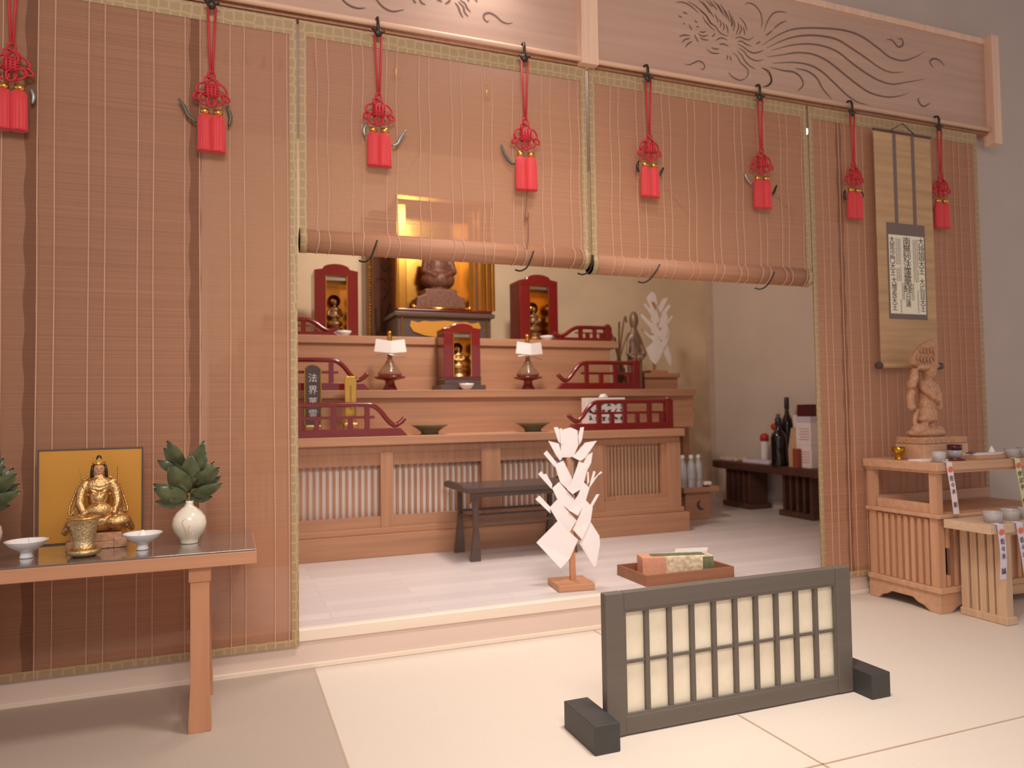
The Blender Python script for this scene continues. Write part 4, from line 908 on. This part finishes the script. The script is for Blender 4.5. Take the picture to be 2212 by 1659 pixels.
o = MB().box(-.07, .07, -.075, .075, 0, .10).build('maroon_box', M_redbox, bevel=.003); tag(o, 'maroon box on top of the stacked white cartons', 'box', loc=(4.575, 4.92, zc+.0505))
o = MB().box(-.02, .02, -.03, .03, 0, .16).build('orange_packet', mat('orange_card', (160, 74, 54), .6), bevel=.003); tag(o, 'small orange-brown packet between tan wrapping and white cartons', 'packet', loc=(4.475, 4.975, ZT))
o = MB().box(-.08, .08, -.18, .18, 0, .03).build('wrapped_parcel', M_lilac, bevel=.008); tag(o, 'flat pale wrapped parcel at the far end of the dark table', 'parcel', loc=(4.56, 5.52, ZT))
o = MB().box(-.09, .1, -.13, .13, 0, .035).build('patterned_cloth', mat('patterned_cloth', (206, 192, 170), .8, 0, .3, (25, 25, 25), rgb2=(226, 190, 180)), bevel=.015); tag(o, 'patterned folded cloth on the rounded far end of the dark table', 'cloth', loc=(4.58, 5.93, ZT))
o = MB().box(-.03, .03, -.07, .07, 0, .02).build('green_packet', mat('leaf_green_wrap', (110, 122, 62), .6), bevel=.006); tag(o, 'small green packet lying beyond the pale parcel', 'packet', loc=(4.70, 5.80, ZT))

# ================================================================ RIGHT CABINET
t = thing('open_shelf_cabinet', 'wooden cabinet with open shelf and ribbed sides, right, before the blind', 'cabinet', (3.49, 2.86, 0))
CX, CD = .95, .46
MB().box(-.02, CX, -.025, CD+.005, .746, .793).build('top', M_cab, t, bevel=.006)
MB().box(-.01, CX, -.015, CD-.005, .735, .746).build('top_moulding', M_cab, t)
for x, y in ((0, 0), (0, CD-.05)): MB().box(x, x+.042, y, y+.045, .515, .74).build('post', M_cabz, t)
MB().box(-.015, CX, -.018, CD, .498, .518).build('shelf', M_cab, t, bevel=.004)
MB().box(.015, .035, .05, CD-.06, .5185, .57).build('shelf_divider', M_cab, t)
MB().box(.01, CX, CD-.052, CD-.03, .5185, .58).build('shelf_back_board', M_cab, t)
MB().box(.012, CX, .012, CD-.02, .13, .5).build('body', mat('cabinet_recess_wood', (176, 122, 88), .6, 0, .1, (30, 30, 2)), t)
for x, y in ((0, 0), (0, CD-.06)): MB().box(x, x+.045, y, y+.048, .12, .5).build('corner_post', M_cabz, t)
for k in range(8):
    y = .062+k*.043; MB().box(.0, .02, y, y+.024, .135, .49).build('side_rib', M_cabz, t, bevel=.004)
for k in range(14):
    x = .062+k*.06; MB().box(x, x+.022, .0, .02, .135, .49).build('front_rib', M_cabz, t, bevel=.004)
MB().box(.062, .075, -.004, .012, .2, .34).build('handle', M_carve, t)
MB().box(-.012, CX, -.014, CD, .105, .135).build('base_moulding', M_cab, t, bevel=.005)
MB().prism([(0, 0), (0, .105), (CD, .105), (CD, 0), (CD-.06, 0), (CD-.085, .025), (CD-.12, .035), (CD-.15, .055), (.17, .055), (.14, .035), (.10, .025), (.075, .008), (.06, 0)], .0, .02, 'yz').build('side_apron', M_cab, t, bevel=.002)
MB().prism([(.0201, 0), (.0201, .105), (CX, .105), (CX, .04), (.2, .055), (.15, .035), (.12, .025), (.09, .005), (.07, 0)], -.0, .02, 'xz').build('front_apron', M_cab, t, bevel=.002)
# ---- bench
t = thing('slatted_bench', 'pale wooden bench with slatted ends and glasses on it, in front of the cabinet', 'bench', (3.50, 2.58, 0))
MB().box(0, .9, 0, .255, .455, .50).build('seat_board', M_bench, t, bevel=.003)
for k, (y, w, x) in enumerate(((.012, .052, .11), (.073, .03, .11), (.113, .035, .105), (.158, .035, .105), (.205, .04, .10))):
    MB().box(x, x+.05, y, y+w, .035, .455).build('end_slat', M_benchz, t, bevel=.002)
MB().box(.095, .17, .0, .252, 0, .038).build('foot_bar', M_benchz, t, bevel=.004)
MB().box(.15, .9, .11, .14, .415, .445).build('rail', M_bench, t)

# ---- standing wooden statue
ST = Vector((3.75, 3.10, .7935))
t = thing('flame_backed_statue', 'carved wooden standing figure with a flame halo on the right cabinet', 'statue', ST, .0)
MB().box(-.17, .17, -.10, .09, 0, .085).build('lower_plinth', M_cab, t, bevel=.004)
MB().box(-.165, .175, -.095, .09, .085, .125).build('upper_plinth', M_stat, t, bevel=.008)
def sp(x, y):
    p = aY(1860+x/5.72, 720+y/5.72, 3.08)-ST; return (p.x, p.z)
def SP(x, y, d): a = sp(x, y); return (a[0], d, a[1])
b = MB()
q = 1/5.72*.00196*1.0
b.ell(SP(840, 1230, 0), (.13, .075, .035)); b.ell(SP(720, 1190, -.02), (.05, .04, .035)); b.ell(SP(960, 1200, 0), (.05, .04, .03))
b.tube([SP(800, 1200, -.01), SP(800, 1080, -.01), SP(820, 950, 0)], [.022, .024, .04], 10); b.tube([SP(900, 1200, .0), SP(895, 1080, 0), SP(880, 950, 0)], [.022, .024, .04], 10)
b.ell(SP(850, 1000, 0), (.062, .05, .055)); b.ell(SP(840, 1060, 0), (.068, .05, .025)); b.ell(SP(850, 880, 0), (.052, .045, .05))
b.ell(SP(860, 740, 0), (.055, .045, .07)); b.ell(SP(850, 650, 0), (.062, .042, .04))
b.tube([SP(790, 620, -.01), SP(750, 680, -.03), SP(830, 790, -.055), SP(900, 840, -.06)], [.024, .02, .016, .014], 10)
b.tube([SP(930, 640, 0), SP(975, 760, -.01), SP(950, 900, -.03)], [.024, .02, .014], 10); b.ell(SP(950, 910, -.03), (.018, .018, .022))
b.ell(SP(640, 630, -.01), (.020, .03, .028)); b.tube([SP(700, 440, 0), SP(675, 540, -.01), SP(650, 630, -.01)], [.018, .024, .022], 10)
b.tube([SP(670, 700, 0), SP(640, 800, 0), SP(655, 900, 0)], [.02, .023, .02], 10); b.ell(SP(660, 910, 0), (.024, .025, .022))
b.tube([SP(700, 560, .02), SP(720, 700, .03), SP(715, 850, .02)], .014, 8)
b.tube([SP(730, 940, 0), SP(690, 1020, -.01), SP(680, 1110, -.01), SP(720, 1180, -.01)], [.012, .014, .012, .012], 8)
b.tube([SP(990, 620, .01), SP(1000, 760, .01), SP(975, 930, .01), SP(950, 1080, 0)], [.012, .012, .01, .008], 8)
b.ell(SP(860, 470, -.005), (.033, .036, .045)); b.tube([SP(860, 600, 0), SP(860, 520, 0)], .022, 8); b.ell(SP(770, 420, -.02), (.04, .03, .02)); b.ell(SP(860, 462, -.042), (.007, .008, .012))
b.build('carved_body', M_stat, t, remesh=.0045)
fl = [(700, 380), (690, 330), (730, 230), (800, 150), (880, 90), (960, 60), (1000, 80), (1020, 180), (1020, 300), (1010, 420), (1000, 500), (960, 560), (900, 590), (860, 480), (780, 440)]
MB().prism([sp(*p) for p in fl], .012, .04).build('flame_halo', M_stat, t, bevel=.006)
b = MB(); r = random.Random(5)
for k in range(16):
    x = 760+(k % 6)*40; y = 180+(k//6)*110+r.uniform(-15, 15)
    if y < 260 and x < 800: continue
    b.tube(smoothpts([SP(x, y+60, .008), SP(x-12, y+20, .004), SP(x+10, y-20, .008)], 3), [.003, .004, .005, .006, .005, .004, .002][:7], 6)
b.build('flame_tongues', M_stat, t, smooth=True)

# ---- small things on the cabinet
ZC = .7935
t = thing('brass_cup', 'small brass cup at the left corner of the cabinet top', 'cup', (3.585, 3.10, ZC)); MB().lathe([(0, 0), (.022, 0), (.02, .006), (.015, .02), (.022, .032), (.034, .045), (.036, .068), (.032, .07), (.03, .05), (0, .04)], seg=28).build('bowl', M_brass, t, smooth=True)
t.location = (3.525, 3.12, ZC)
def tglass(loc, label, r=.036, h=.055):
    t = thing('ribbed_glass', label, 'glass', loc, group='ribbed clear votive glasses')
    MB().lathe([(0, 0), (r*.75, 0), (r*.85, .004), (r, h*.9), (r*1.03, h), (r*.96, h), (r*.9, h*.8), (r*.7, .01), (0, .01)], seg=60, rip=.02, n=20).build('glass_body', M_glass, t, smooth=True)
    MB().lathe([(0, .0105), (r*.68, .0105), (r*.7, h*.25), (0, h*.25)], seg=24).build('wax', mat('white_wax', (240, 232, 224), .5), t, smooth=True)
    return t
def at_c(px, Y): return (aY(px, 990, Y).x, Y, ZC)
tglass(at_c(2028, 2.885), 'ribbed votive glass at the front corner of the cabinet top')
tglass(at_c(2186, 2.885), 'ribbed votive glass near the right edge, above the yellow-green slip')
tglass(at_c(2213, 2.90), 'ribbed votive glass on the cabinet, cut by the right edge of the photo')
ZB = .5005
tglass((aY(2145, 1120, 2.64).x, 2.64, ZB), 'ribbed votive glass at the left of the pale bench', .045, .055)
tglass((aY(2182, 1120, 2.66).x, 2.66, ZB), 'ribbed votive glass second on the pale bench', .045, .055)
tglass((aY(2220, 1120, 2.65).x, 2.65, ZB), 'ribbed votive glass on the bench, cut by the right edge', .045, .055)
t = thing('red_candle_glass', 'dark red rimmed glass on a dark saucer beside the wooden statue', 'glass', (aY(2062, 970, 2.93).x, 2.93, ZC)); 
MB().lathe([(0, 0), (.05, 0), (.052, .012), (0, .014)], seg=24).build('saucer', M_redd, t, smooth=True); MB().lathe([(0, .014), (.03, .014), (.036, .055), (.034, .056), (.028, .02), (0, .02)], seg=24).build('glass_body', M_glass, t, smooth=True); MB().lathe([(.036, .055), (.038, .085), (.035, .085), (.033, .056)], seg=24).build('red_rim', M_redglass, t, smooth=True)
o = MB().prism([(-.09, -.04), (.1, -.05), (.11, .03), (-.08, .05)], 0, .008, 'xy').build('white_paper_stack', M_white); tag(o, 'white folded paper lying left of the corner glass on the cabinet', 'paper', loc=(aY(1995, 990, 3.0).x, 2.98, ZC))
t = thing('offering_board', 'flat wooden tray board on the cabinet top under the white paper', 'tray', (4.02, 2.97, ZC)); MB().box(-.17, .3, -.07, .09, 0, .02).build('board', M_cab, t, bevel=.002)
o = MB().box(-.12, .2, -.04, .05, 0, .006).build('white_paper_sheet', M_white); tag(o, 'white paper sheet on the flat wooden tray board', 'paper', loc=(4.0, 2.97, ZC+.0205))
o = MB().lathe([(.022, 0), (.012, .02), (.002, .04), (0, .041)], seg=16).build('salt_cone', M_white, smooth=True); tag(o, 'small white cone on the paper sheet near the right edge', 'salt', loc=(aY(2142, 975, 2.97).x, 2.97, ZC+.0268))
o = MB().tube([(-.045, 0, .006), (0, 0, .009), (.045, .01, .007)], [.003, .008, .004], 8).build('dark_incense_stick', M_black, smooth=True); tag(o, 'short dark object lying on the white paper sheet', 'stick', loc=(aY(2100, 985, 2.94).x, 2.945, ZC+.0268))

# ---- paper slips with writing
def slip(px, py, Y, h, m, txt, label, curve, w=.046, ts=.04, z0=None):
    p = aY(px, py, Y); zz = .7945 if Y > 2.7 else .5015
    t = thing('paper_slip', label, 'paper slip', (p.x, Y, zz), group='name slips with an orange seal')
    b = MB(); n = 10; L, Rr = [], []
    def pos(s): return (curve*s*s, -.018*math.sin(PI*.5*min(1, s*1.2)), -h*s)
    for i in range(n+1):
        a = pos(i/n); L.append(b.bm.verts.new((a[0]-w/2, a[1], a[2]))); Rr.append(b.bm.verts.new((a[0]+w/2, a[1], a[2])))
    for i in range(n): b.bm.faces.new((L[i], L[i+1], Rr[i+1], Rr[i]))
    bl = [b.bm.verts.new(v) for v in ((-w/2, .03, .004), (w/2, .03, .004))]; b.bm.faces.new((bl[0], L[0], Rr[0], bl[1]))
    b.build('sheet', m, t, solid=.0006)
    a = pos(.14); c = MB().lathe([(0, 0), (.017, 0), (.017, .0006), (0, .0006)], seg=24); o = c.build('seal_mark', M_orange, t); o.rotation_euler = (PI/2+.12, 0, 0); o.location = (a[0], a[1]-.003, a[2])
    for k, ch in enumerate(txt):
        if ch == ' ': continue
        s = .30+k*(ts*1.08)/h; a = pos(s)
        text_mesh('character', ch, ts, M_ink, t, (a[0], a[1]-.0025, a[2]-ts*.4), rot=(PI/2, 0, 0))
    return t
slip(2050, 1003, 2.826, .27, M_pinkp, '佐々木 彰', 'pink-white name slip hanging from the cabinet corner glass', .02, w=.042, ts=.032)
slip(2197, 996, 2.826, .27, M_yelp, '伴宗平 伍', 'yellow-green name slip hanging from the cabinet top at the right', .03, w=.042, ts=.034)
slip(2160, 1128, 2.573, .26, M_lilac, '佐々木 誠', 'lilac name slip hanging straight from the bench top, left one', -.018, w=.044, ts=.033)
slip(2201, 1127, 2.573, .27, M_lilac, '佐々木 真紀', 'lilac name slip hanging from the bench top, cut by the right edge', .02, w=.044, ts=.033)

# ================================================================ HANGING ORNAMENTS BEHIND THE BLINDS
def pendant(x, z, y, label, h=.12, anchor=False):
    t = thing('gold_pendant', label, 'ornament', (x, y, z), group='gold pendants hanging inside behind the blinds')
    MB().tube([(0, 0, h*.3), (0, 0, 3.5-z)], .0012, 5).build('chain', M_brass, t)
    b = MB(); b.lathe([(0, h*.42), (.010, h*.38), (.008, h*.1), (.016, 0), (.012, -.012), (0, -.016)], seg=10)
    for s in (-1, 1): b.tube(smoothpts([(0, 0, -.01), (s*.018, 0, -.008), (s*.028, 0, .006), (s*.030, 0, .018)], 4), .003, 6)
    for k in range(6): b.ell(((-.02+.008*k), 0, h*.6+.012*abs(k-2.5)), (.004, .004, .004), None, 6, 4)
    b.build('pendant_body', M_gold, t, smooth=True)
    return t
PD = [((446,118), 'leftmost in the row of five behind the left blind'), ((487,132), 'second in the row behind the left blind'), ((530,137), 'third in the row behind the left blind'), ((570,146), 'fourth, brightest, in the row behind the left blind'), ((607,150), 'fifth, beside the brocade edge of the left blind'), ((853,168), 'behind the blind just right of the third tassel'), ((1052,215), 'behind the blind between third and fourth tassels'), ((1487,280), 'behind the blind right of the fifth tassel'), ((1537,290), 'behind the blind midway between fifth and sixth tassels'), ((1632,292), 'behind the blind beside the sixth tassel')]
for (px, py), d in PD:
    p = aY(px, py, 3.62); pendant(p.x, p.z, 3.62, 'gold pendant ' + d)
p = aY(1742, 284, 3.66)
t = thing('ceiling_spot_bulb', 'tiny glaring bulb seen through the right blind', 'lamp', p); MB().ell((0, 0, 0), (.009, .009, .02)).build('bulb', M_bulb, t, smooth=True); MB().tube([(0, 0, .018), (0, 0, 3.5-p.z)], .004, 6).build('stem', M_silver, t)
# pale ribbons
RB = [([(535,348),(575,318),(622,297)], 'short pale ribbon left of the brocade edge'), ([(925,275),(905,330),(870,380),(830,408)], 'curved pale ribbon between the third and fourth tassels'), ([(1360,372),(1335,430),(1310,480)], 'pale ribbon left of the fifth tassel'), ([(1430,400),(1465,440),(1490,470),(1492,498)], 'pale ribbon right of the fifth tassel'), ([(1545,400),(1520,435),(1495,470)], 'pale ribbon slanting down to the left, between fifth and sixth tassels'), ([(1675,425),(1705,455),(1715,485)], 'pale ribbon right of the sixth tassel'), ([(1735,420),(1715,450),(1708,475)], 'short pale ribbon near the right end of the rolled blinds'), ([(675,110),(685,180),(688,240)], 'pale ribbon behind the top left of the left half-raised blind')]
for pts, d in RB:
    P = smoothpts([aY(x, y, 3.3525) for x, y in pts], 5); o0 = P[0]
    b = MB(); L = []
    for i, q in enumerate(P):
        L.append((b.bm.verts.new(q-o0+Vector((.004, 0, .004))), b.bm.verts.new(q-o0-Vector((.004, 0, .004)))))
    for a1, a2 in zip(L, L[1:]): b.bm.faces.new((a1[0], a2[0], a2[1], a1[1]))
    o = b.build('hanging_ribbon', M_ribbon, solid=.001); tag(o, d + ', seen through the blind', 'ribbon', 'pale ribbons hanging behind the blinds', o0)
